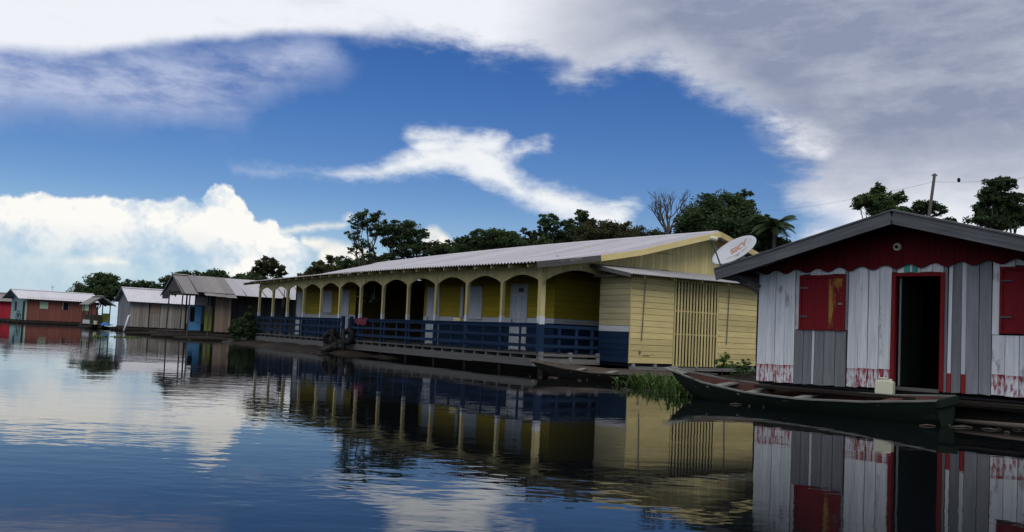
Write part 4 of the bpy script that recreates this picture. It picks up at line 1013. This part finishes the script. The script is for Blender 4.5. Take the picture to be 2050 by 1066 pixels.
# ------------------------------------------------------------------ things on and by the veranda
# tyres and hoop at the landing
def onY(x, y, z): return yl(x, y, z)
q = onY(-14.75, -.28, 0)
for k, (dx, lab) in enumerate(((-14.72, 'black tyre hung at the left gate post of the veranda landing'), (-13.05, 'black tyre hung at the right gate post of the veranda landing'))):
    ty = thing('tyre', lab, 'tyre', onY(dx, -.32, (.64, .74)[k]), YA+R_((78, 20)[k]), 'tyres hung at the landing')
    MB().torus((0, 0, 0), (0, 1, 0), .27, .11, 22, 9).build('tread', M['rubber'], ty, smooth=True); MB().torus((0, 0, 0), (0, 1, 0), .18, .045, 22, 7).build('bead', M['black'], ty, smooth=True)
hp = thing('hoop', 'large thin dark metal hoop leaning at the veranda landing', 'hoop', onY(-13.85, -.75, .36), YA+R_(18))
MB().torus((0, 0, .05), (0, 1, .25), .42, .03, 30, 7).build('ring', M['rubber'], hp, smooth=True)
for a in (.3, 1.35, 2.4): MB().tube([(math.cos(a)*.42, 0, .05+math.sin(a)*.42), (-math.cos(a)*.42, 0, .05-math.sin(a)*.42)], .012, 5).build('spoke', M['black'], hp)
for k, (dx, lab) in enumerate(((-14.45, 'short dark mooring post left of the metal hoop'), (-13.25, 'short dark mooring post right of the metal hoop'))):
    tag(MB().tube([(0, 0, -.6), (.02, .01, .4), (.03, 0, 1.05)], [.10, .09, .08], 9).build('mooring_post', M['log'], None, onY(dx, -.45, 0), smooth=True), lab, 'post', 'mooring posts')
gp = MB().beam((0, -.2, .55), (0, -1.2, .12), .7, .05)
tag(gp.build('gangplank', M['log'], None, onY(-13.83, 0, 0), (0, 0, YA)), 'short dark gangplank sloping from the veranda gate to the water', 'gangplank')
# cloth on the rail
cl = MB(); vs = []
for i in range(13):
    for j in range(7):
        x = -.55+1.1*i/12; t_ = j/6; y = (-.10 if t_ < .5 else .09)+.03*mnoise.noise(Vector((x*5, t_*3, 0))); z = 1.56+.06*mnoise.noise(Vector((x*4, t_*4, 2)))-abs(t_-.5)*.55*(1+.5*mnoise.noise(Vector((x*3, 0, 5))))
        if abs(t_-.5) < .1: y = 0; z = 1.58+.05*mnoise.noise(Vector((x*6, 1, 1)))
        vs.append((x, y, z))
cl.add(vs, [(i*7+j, (i+1)*7+j, (i+1)*7+j+1, i*7+j+1) for i in range(12) for j in range(6)])
cl.add([(x, y+.01, z-.01) for x, y, z in vs], [(i*7+j+1, (i+1)*7+j+1, (i+1)*7+j, i*7+j) for i in range(12) for j in range(6)])
tag(cl.build('cloth', M['cloth_red'], None, onY(-12.35, -.01, 0), (0, 0, YA), smooth=True), 'dull red cloth hung over the navy veranda railing', 'cloth')
pb2 = thing('planter_box', 'small planter box resting on the navy veranda rail', 'planter', onY(-4.75, -.01, 1.54), YA)
MB().box(-.22, .22, -.06, .06, 0, .12).build('box', M['yellow_side'], pb2); MB().box(-.2, .2, -.045, .045, .121, .14).build('soil', M['mud'], pb2)
# hanging plants by the hall
def hang_plant(loc, lab, seed):
    r = random.Random(seed); hpn = thing('hanging_plant', lab, 'plant', loc, 0, 'hanging plants on the veranda')
    MB().tube([(0, 0, .12), (0, 0, .62)], .006, 4).build('wire', M['steel'], hpn); MB().tube([(0, 0, -.05), (0, 0, .12)], [.06, .10], 10).build('pot', M['dark_v'], hpn)
    lf = MB(); fl_ = MB()
    for k in range(70):
        a = r.uniform(0, 6.28); u_ = r.uniform(.05, .28); p = Vector((math.cos(a)*u_, math.sin(a)*u_, r.uniform(-.28, .22))); d = Vector((r.uniform(-1, 1), r.uniform(-1, 1), r.uniform(-1, 1))).normalized()*.05; e = d.cross(Vector((.3, .2, 1))).normalized()*.022
        (fl_ if k % 6 == 0 else lf).add([p-d, p+e, p+d, p-e], [(0, 1, 2, 3)])
    lf.build('leaves', M['leaf_b'], hpn); fl_.build('flowers', M['flower'], hpn)
hang_plant(onY(-12.75, .1, 2.45), 'small flowering plant in a pot hung left of the dim hall post', 1)
hang_plant(onY(-12.1, .35, 2.4), 'small flowering plant in a pot hung right of the dim hall post', 2)
wtk = thing('hanging_black_pot', 'black pot hung at the far end of the veranda', 'hanging pot', onY(-24.0, 1.0, 2.05), YA)  # dark hanging shape taken for a black pot, no lamp
MB().prism([(-.18, 0), (.18, 0), (.24, .35), (.12, .55), (-.12, .55), (-.24, .35)], -.16, .16).build('body', M['black'], wtk); MB().tube([(0, 0, .55), (0, 0, 1.1)], .012, 5).build('hanger', M['black'], wtk)
for xx in (-.3, .3): MB().tube([(xx, 0, -1.45), (xx, 0, 1.0)], .02, 6).build('upright', M['black'], wtk)

# ------------------------------------------------------------------ utility pole, wires, insulator ball
pt, pbse = at(1871, 364, 32), at(1856, 470, 32)
pd = (pt-pbse).normalized(); base = pbse-pd*((pbse.z+.3)/pd.z)
up_ = thing('utility_pole', 'leaning grey wooden utility pole behind the white house roof', 'pole', (base.x, base.y, 0))
MB().tube([(0, 0, -.4), pt-base], [.085, .055], 8).build('shaft', M['dark_v'], up_, smooth=True)
MB().beam((pt-base)-pd*.06+Vector((-.1, 0, 0)), (pt-base)-pd*.06+Vector((.1, 0, 0)), .05, .05).build('cross_pin', M['steel'], up_)
def wire(name, a, b_, sagz, lab):
    pts = [a.lerp(b_, k/16)-Vector((0, 0, sagz*4*(k/16)*(1-k/16))) for k in range(17)]
    o = MB().tube([p-a for p in pts], .0045, 4).build(name, M['steel'], None, a); tag(o, lab, 'wire')
wire('power_line', pt, at(1500, 424, 60), .25, 'thin power line running left from the leaning pole over the palm')
rgt = at(2120, 346, 26); wire('power_line', pt, rgt, .12, 'thin power line running right from the leaning pole to the photo edge')
bp_ = at(1919.5, 361, 29.6)
bb = MB(); vs = []
for i in range(7):
    for k in range(8):
        a = math.pi*i/6; vs.append((.045*math.sin(a)*math.cos(k*math.pi/4)*(1.4 if k in (0, 4) else 1), .045*math.sin(a)*math.sin(k*math.pi/4), .085*math.cos(a)))
bb.add(vs, [(i*8+k, i*8+(k+1) % 8, (i+1)*8+(k+1) % 8, (i+1)*8+k) for i in range(6) for k in range(8)])
tag(bb.build('cable_knot', M['black'], None, bp_, smooth=True), 'small black knot of rag caught on the power line', 'knot')

# ------------------------------------------------------------------ trees
def rand_unit(r):
    while True:
        v = Vector((r.uniform(-1, 1), r.uniform(-1, 1), r.uniform(-1, 1)))
        if .05 < v.length < 1: return v.normalized()
def leaf_cloud(mb, c, rad, n, size, r, clumps=10, flat=.6, fill=.5, droop=0.):
    cs = []
    for k in range(clumps):
        d = rand_unit(r); q = r.uniform(fill, 1.0)
        cs.append((Vector((c.x+d.x*rad[0]*q, c.y+d.y*rad[1]*q, c.z+d.z*rad[2]*q)), r.uniform(.16, .40)))
    mr = sum(rad)/3
    for k in range(n):
        p, s = cs[k % clumps]
        d = rand_unit(r); w = r.random()**.6*s*mr*1.25
        pp = p+Vector((d.x*w, d.y*w, d.z*w*flat))
        a = rand_unit(r); a.z = a.z*.6-droop; a.normalize(); bvec = a.cross(rand_unit(r)).normalized(); sz = size*r.uniform(.6, 1.35)
        mb.add([pp-a*sz, pp+bvec*sz*.42, pp+a*sz, pp-bvec*sz*.42], [(0, 1, 2, 3)])
    return [p for p, s in cs]
def limb(mb, a, b_, r0, r1, r, n=5, wob=.08):
    pts = []; L = (b_-a).length
    for i in range(n+1):
        f = i/n; p = a.lerp(b_, f); p += Vector((r.uniform(-1, 1), r.uniform(-1, 1), r.uniform(-.5, .5)))*wob*L*math.sin(math.pi*f)*.5
        pts.append(p)
    mb.tube(pts, [r0+(r1-r0)*i/n for i in range(n+1)], 6, cap=False)
def tree(name, label, D, trunk_px, lobes, seed, leafm='leaf_a', dens=1.0, lsz=3.0, clumps=9, fill=.45, trunk_r=.16, cat='tree', flat=.65, droop=0., group='trees on the bank', twigs=True, depth=.85):
    r = random.Random(seed)
    bpos = at(trunk_px[0], trunk_px[1], D); bpos.z = .15
    root = thing(name, label, cat, bpos, 0, group)
    crown, wood = MB(), MB(); px = D/F
    cen = [(at(x, y, D)-bpos, rx*px*1.22, ry*px*1.28, rx*ry*1.25) for x, y, rx, ry in lobes]
    for q in range(len(cen)):
        c, rx, rz_, ar = cen[q]; cen[q] = (c+Vector((0, r.uniform(-.6, .6)*rx*depth, 0)), rx, rz_, ar)
    fork = Vector((0, 0, min(c.z-rz_ for c, rx, rz_, ar in cen)*.62))
    top = cen[0][0]
    limb(wood, Vector((0, 0, -.3)), fork, trunk_r*1.25, trunk_r*.8, r, 5, .04)
    for c, rx, rz_, ar in cen:
        limb(wood, fork, c, trunk_r*.55, trunk_r*.16, r, 5, .14)
        n = int(ar*3.14*dens*1.3)
        pts = leaf_cloud(crown, c, (rx, max(rx*depth, .3), rz_), max(30, n), lsz*px, r, clumps=max(12, int(4.2*clumps*(ar/500)**.6)), flat=flat, fill=fill, droop=droop)
        if twigs:
            for p in pts[::2]: limb(wood, c.lerp(fork, r.uniform(0, .3)), p, trunk_r*.14, trunk_r*.05, r, 3, .1)
    wood.build('trunk', M['bark'], root, smooth=True); crown.build('crown', M[leafm], root)
    return root
T = tree
T('round_tree', 'round bushy tree above the right end of the terracotta house roof', 108, (195, 610), [(192, 580, 36, 20), (208, 563, 20, 13), (165, 585, 22, 11), (222, 578, 20, 18)], 11, dens=1.5)
T('round_tree', 'low dark tree showing above the pale roof of the grey plank house', 104, (255, 610), [(252, 577, 24, 12), (285, 580, 32, 14), (320, 582, 22, 12)], 12, dens=1.4)
T('round_tree', 'dark tree just left of the rusty shack roof', 92, (345, 600), [(345, 572, 26, 18), (366, 553, 18, 10), (330, 584, 18, 10)], 13, dens=1.2)
T('round_tree', 'flat topped low tree behind the middle of the rusty shack roof', 88, (430, 590), [(430, 553, 30, 9), (415, 560, 22, 9), (455, 560, 20, 8)], 14, dens=1.3)
T('round_tree', 'low spreading tree behind the right part of the shack roof', 84, (500, 590), [(492, 557, 24, 9), (525, 558, 30, 10), (560, 565, 18, 8)], 15, dens=1.3)
T('umbrella_tree', 'small open-crowned large-leaved tree over the shack end', 74, (541, 590), [(540, 532, 24, 11), (525, 543, 15, 8), (556, 541, 14, 9)], 16, 'leaf_c', dens=.75, lsz=4.6, clumps=7, fill=.6, trunk_r=.09)
T('umbrella_tree', 'loose large-leaved trees beside the far end of the longhouse roof', 70, (650, 590), [(640, 541, 22, 13), (668, 527, 20, 12), (618, 552, 18, 6), (655, 545, 22, 10)], 17, 'leaf_c', dens=.8, lsz=4.4, clumps=8, fill=.6, trunk_r=.1)
T('round_tree', 'low bushy tree at the foot of the tall airy tree', 66, (710, 570), [(705, 529, 26, 12), (735, 523, 22, 11), (765, 522, 22, 9)], 18, dens=1.2)
T('airy_tree', 'tall airy tree with pale bare limbs and high open crown', 62, (737, 560), [(736, 436, 26, 13), (716, 448, 18, 10), (758, 441, 16, 14), (706, 470, 16, 9), (722, 487, 20, 9), (752, 462, 14, 12), (712, 503, 14, 6), (745, 505, 12, 7)], 19, dens=.62, lsz=2.6, clumps=8, fill=.5, trunk_r=.17)
T('umbrella_tree', 'dense dark flat-topped tree right beside the tall airy tree', 60, (805, 560), [(800, 455, 40, 11), (772, 462, 20, 10), (835, 468, 22, 10), (800, 480, 30, 13), (845, 488, 16, 10), (818, 500, 32, 11), (795, 513, 24, 8), (778, 487, 14, 12)], 20, dens=.95, lsz=3.0, clumps=11, flat=.45, trunk_r=.18)
T('round_tree', 'broad low tree just left of the wide dark canopy', 60, (890, 560), [(878, 503, 24, 12), (905, 497, 22, 12)], 21, dens=1.3)
T('round_tree', 'wide dark green canopy above the middle of the longhouse roof', 58, (980, 560), [(945, 494, 34, 16), (985, 478, 36, 14), (1015, 485, 30, 18), (965, 505, 55, 14), (930, 488, 16, 10), (1030, 497, 30, 14)], 22, dens=1.4)
T('round_tree', 'low continuous leafy tree between the flat-topped tree and the wide canopy', 63, (915, 560), [(865, 512, 24, 12), (900, 508, 30, 12), (930, 503, 30, 14)], 33, dens=1.5)
T('round_tree', 'low leafy tree filling behind the roof under the tufted pair', 63, (1090, 560), [(1050, 495, 34, 14), (1100, 490, 36, 14), (1150, 486, 36, 14), (1200, 482, 36, 14)], 34, 'leaf_b', dens=1.4)
T('airy_tree', 'slender small tree standing left of the twin tufted trees', 60, (1060, 560), [(1051, 463, 10, 7), (1071, 470, 10, 9), (1055, 488, 14, 12)], 23, 'leaf_c', dens=.95, clumps=7, trunk_r=.1)
T('tufted_tree', 'tall tufted tree, the left of the twin pair over the roof', 60, (1098, 560), [(1100, 437, 17, 9), (1092, 452, 15, 10), (1112, 453, 14, 11), (1098, 473, 20, 12), (1090, 492, 20, 12)], 24, dens=1.15, clumps=8, trunk_r=.14)
T('tufted_tree', 'tall tufted tree, the right of the twin pair over the roof', 60, (1155, 560), [(1160, 431, 18, 9), (1142, 450, 15, 11), (1176, 445, 14, 11), (1150, 470, 24, 12), (1125, 480, 18, 14)], 25, dens=1.15, clumps=8, trunk_r=.14)
T('round_tree', 'brownish green rounded tree between tufted pair and bare tree', 57, (1215, 550), [(1200, 462, 34, 16), (1235, 462, 30, 16), (1180, 475, 30, 18), (1225, 480, 50, 16)], 26, 'leaf_c', dens=1.4)
T('round_tree', 'dull scrubby tree under the bare tree', 55, (1290, 540), [(1270, 472, 32, 14), (1305, 474, 28, 14), (1290, 486, 50, 14), (1335, 480, 22, 14)], 27, 'leaf_c', dens=1.1, lsz=2.6)
T('round_tree', 'great dark rounded tree behind the longhouse gable', 52, (1440, 550), [(1440, 420, 48, 20), (1400, 445, 36, 24), (1475, 435, 36, 22), (1440, 455, 70, 26), (1380, 462, 24, 16), (1490, 390, 16, 7), (1494, 409, 14, 7), (1418, 412, 22, 12), (1490, 470, 40, 26), (1420, 482, 60, 20)], 28, dens=1.5, lsz=3.3)
T('round_tree', 'dark bushy tree between the great rounded tree and the palm', 47, (1525, 560), [(1523, 447, 24, 14), (1535, 465, 26, 20), (1515, 485, 36, 24), (1555, 497, 26, 14), (1510, 460, 18, 20)], 29, dens=1.4, lsz=3.3)
T('umbrella_tree', 'thin large-leaved tree left of the white house ridge', 44, (1755, 540), [(1758, 384, 16, 13), (1732, 406, 24, 11), (1786, 400, 22, 12), (1757, 404, 24, 18), (1765, 420, 34, 12), (1720, 412, 10, 6)], 30, 'leaf_b', dens=.62, lsz=4.6, clumps=8, fill=.2, trunk_r=.07, flat=.9)
T('round_tree', 'low bushy tree at the foot of the leaning pole', 46, (1845, 540), [(1842, 416, 22, 9), (1860, 422, 22, 10), (1822, 424, 18, 8), (1905, 443, 14, 5)], 31, dens=1.3)
T('vine_tree', 'tall vine-draped tree over the right slope of the white house roof', 40, (1998, 560), [(1995, 372, 24, 13), (1982, 392, 22, 16), (2010, 398, 18, 14), (1990, 418, 28, 14), (2030, 410, 22, 18), (2000, 440, 42, 16), (1955, 443, 14, 4), (2040, 435, 20, 16)], 32, dens=1.35, lsz=3.4, droop=.6, clumps=11, trunk_r=.14)

# bare tree
def bare_tree(D, basepx, spread):
    r = random.Random(5); b0 = at(*basepx, D); b0.z = .15
    root = thing('bare_tree', 'leafless pale grey tree with upswept branches left of the great dark tree', 'tree', b0, 0, 'trees on the bank')
    wood = MB(); twig = MB()
    fork = at(1336, 466, D)-b0
    limb(wood, Vector((0, 0, -.3)), fork, .2, .14, r, 5, .05)
    px = D/F
    def grow(p, d, L, rad, lev):
        q = p+d*L; limb(wood if lev < 2 else twig, p, q, rad, rad*.6, r, 4, .12)
        if lev >= 4 or rad < .006: return
        for k in range(r.choice((2, 3, 3)) if lev < 3 else 2):
            nd = (d+rand_unit(r)*.55+Vector((0, 0, .22))).normalized(); nd.y *= .7
            grow(p.lerp(q, r.uniform(.55, 1)), nd.normalized(), L*r.uniform(.55, .85), rad*.58, lev+1)
    for tx, ty in ((1302, 420), (1318, 400), (1335, 398), (1350, 402), (1368, 410), (1378, 425), (1325, 430)):
        d = (at(tx, ty, D)-b0-fork); d.y += r.uniform(-.8, .8); L = d.length*.55; grow(fork, d.normalized(), L, .075, 0)
    wood.build('trunk', M['bark'], root, smooth=True); twig.build('crown', M['bark'], root)
bare_tree(54, (1342, 540), 40)

# palm
pc = at(1551, 455, 46); pb0 = at(1560, 560, 46); pb0.z = .15
pm = thing('palm_tree', 'palm with long arching feathery fronds right of the dark bushy tree', 'palm', pb0, 0, 'trees on the bank')
c0 = pc-pb0; wood = MB(); limb(wood, Vector((0, 0, -.3)), c0, .14, .10, random.Random(3), 8, .03); wood.build('trunk', M['bark'], pm, smooth=True)
r = random.Random(8)
for k in range(24):
    az = 2*math.pi*k/12+r.uniform(-.2, .2); elv = r.uniform(.15, 1.1); L = r.uniform(1.15, 1.6)
    d = Vector((math.cos(az)*math.cos(elv), math.sin(az)*math.cos(elv), math.sin(elv)))
    pts = []; p = c0.copy(); v = d.copy()
    for i in range(11): pts.append(p.copy()); p += v*L/10; v = (v+Vector((0, 0, -.13))).normalized()
    fr = MB(); fr.tube(pts, [.022-.0018*i for i in range(11)], 4, cap=False)
    for i in range(1, 11):
        for sub in (0, .5):
            if i == 10 and sub: continue
            o = pts[i] if not sub else pts[i].lerp(pts[i+1], .5)
            tdir = (pts[i]-pts[i-1]).normalized(); side = tdir.cross(Vector((0, 0, 1)))
            if side.length < .1: side = Vector((1, 0, 0))
            side.normalize(); ll = .42*math.sin(math.pi*(i/11)**.7)+.1
            for s in (-1, 1):
                e = o+(side*s*.8+tdir*.55+Vector((0, 0, -.35))).normalized()*ll; wv_ = tdir*.034
                fr.add([o-wv_, o+wv_, e+wv_*.3, e-wv_*.3], [(0, 1, 2, 3)])
    fr.build('frond', M['leaf_a'], pm)

# bush beside the shack and weeds by the storeroom
T('bush', 'dark leafy bush between the shack and the far end of the veranda', 47, (492, 690), [(495, 645, 15, 18), (478, 660, 15, 16), (508, 660, 14, 20), (490, 674, 28, 10), (501, 628, 9, 10)], 41, 'leaf_a', dens=.95, lsz=2.8, cat='bush', trunk_r=.05, group='bushes')
def weeds(name, lab, pts_, n, h, leafm, seed, cat='plant', kind=None, spread=.35, wide=.03):
    r = random.Random(seed); mb = MB(); c = sum((Vector(p) for p in pts_), Vector())/len(pts_)
    for k in range(n):
        b_ = Vector(r.choice(pts_)); b_ += Vector((r.gauss(0, spread), r.gauss(0, spread), 0))-c; b_.z = -.03
        az = r.uniform(0, 6.28); L = h*r.uniform(.5, 1.15); bend = r.uniform(.2, 1.1); d = Vector((math.cos(az)*.35, math.sin(az)*.35, 1)).normalized(); s = Vector((-math.sin(az), math.cos(az), 0)); w = wide*r.uniform(.6, 1.3); p = b_; vs = []
        for i in range(6):
            f = i/5; ww = w*(1-f)**.7*(.5+f*1.2 if f < .4 else 1); vs += [p-s*ww, p+s*ww]; p = p+d*L/5; d = (d+Vector((math.cos(az), math.sin(az), -.9))*bend*.28).normalized()
        mb.add(vs, [(2*i, 2*i+1, 2*i+3, 2*i+2) for i in range(5)])
        if r.random() < .6:       # a broad leaf
            q = b_+Vector((r.uniform(-.1, .1), r.uniform(-.1, .1), L*r.uniform(.2, .6))); a = rand_unit(r)*.085; e = a.cross(Vector((0, .3, 1))).normalized()*.045
            mb.add([q-a, q+e, q+a, q-e], [(0, 1, 2, 3)])
    o = mb.build(name, M[leafm], None, c); return tag(o, lab, cat, kind=kind)
gpts = [(x, y, 0) for x, y in ((3.45, 21.4), (3.75, 21.1), (4.05, 20.8), (4.35, 20.5), (4.4, 20.0), (4.25, 19.4), (4.0, 19.0), (3.95, 18.5))]
weeds('floating_grass', 'bright green floating water grass around the bow of the green canoe', gpts, 560, .50, 'grass', 51, cat='water grass', kind='stuff', spread=.33)
mpts = [tuple(at(1300, 770, 20.8).xy)+(0,), ]
mt_ = MB()
for k in range(26):
    r = random.Random(60+k); q = Vector(r.choice(gpts)); a = r.uniform(0, 3.14); v = Vector((math.cos(a), math.sin(a), 0))*r.uniform(.2, .5); q += Vector((r.gauss(0, .25), r.gauss(0, .25), .03)); mt_.tube([q-v, q+Vector((0, 0, .02)), q+v], [.008, .013, .006], 5)
tag(mt_.build('grass_roots', M['log'], None, smooth=True), 'tangle of dark stems floating among the water grass', 'stems', kind='stuff')
T('weed', 'tall leafy weed against the slatted gate of the storeroom', 24.6, (1446, 735), [(1447, 715, 9, 8), (1440, 727, 8, 10), (1455, 728, 7, 8)], 43, 'grass', dens=.2, lsz=4.2, cat='plant', trunk_r=.012, group='weeds by the storeroom', clumps=8)
T('weed', 'spreading weed at the storeroom foot near the white house corner', 23.8, (1487, 748), [(1488, 728, 14, 9), (1475, 740, 18, 10), (1500, 742, 10, 9)], 44, 'leaf_b', dens=.22, lsz=3.4, cat='plant', trunk_r=.014, group='weeds by the storeroom', clumps=8)
mdp = MB(); vs = []
cpt = at(1478, 752, 23.5)
for j in range(9):
    for k in range(24):
        a = 2*math.pi*k/24; u_ = j/8; x = math.cos(a)*1.5*u_; y = math.sin(a)*1.3*u_; vs.append((x, y, .34*(1-u_**2)-.04+.06*mnoise.noise(Vector((x*2, y*2, 3)))))
mdp.add(vs, [(j*24+k, (j+1)*24+k, (j+1)*24+(k+1) % 24, j*24+(k+1) % 24) for j in range(8) for k in range(24)])
struct(mdp.build('mud_mound', M['mud'], None, (cpt.x+.2, cpt.y+.6, 0), smooth=True))
# floating debris by the grey house landing
for k, (x_, y_, D_, L_, lab) in enumerate(((300, 668, 58, 3.2, 'dark half-sunk log in front of the grey plank house'), (420, 680, 50, 4.0, 'dark half-sunk log in front of the shack porch'), (340, 676, 54, 2.2, 'short dark half-sunk log left of the shack porch posts'))):
    p = at(x_, y_, D_); tag(MB().tube([(-L_/2, 0, .0), (0, .1, .05), (L_/2, 0, 0)], [.12, .16, .1], 9).build('sunken_log', M['log'], None, (p.x, p.y, .03), (0, 0, .2*k), smooth=True), lab, 'log', 'half-sunk logs')
p = at(235, 677, 48)
weeds('floating_weed', 'low green floating weed on the open water before the grey house', [(p.x-1.0, p.y, 0), (p.x, p.y+.2, 0), (p.x+.9, p.y, 0)], 160, .12, 'grass', 52, cat='water weed', kind='stuff', spread=.3, wide=.05)

db = MB(); r = random.Random(77)
for k in range(60):
    q = r.choice((at(1462, 812, 16.2), at(1250, 790, 19.5), at(1120, 760, 23.5), at(620, 706, 36), at(380, 684, 50), at(1980, 850, 13.5)))
    q = Vector((q.x+r.gauss(0, .5), q.y+r.gauss(0, .35), .008)); a = r.uniform(0, 3.14); v = Vector((math.cos(a), math.sin(a), 0))*r.uniform(.03, .14)
    db.tube([q-v, q+Vector((0, 0, .012)), q+v], [.006, .012, .005], 5)
tag(db.build('floating_litter', M['canoe_brown'], None), 'scattered twigs and leaf litter floating along the waterline', 'litter', kind='stuff')
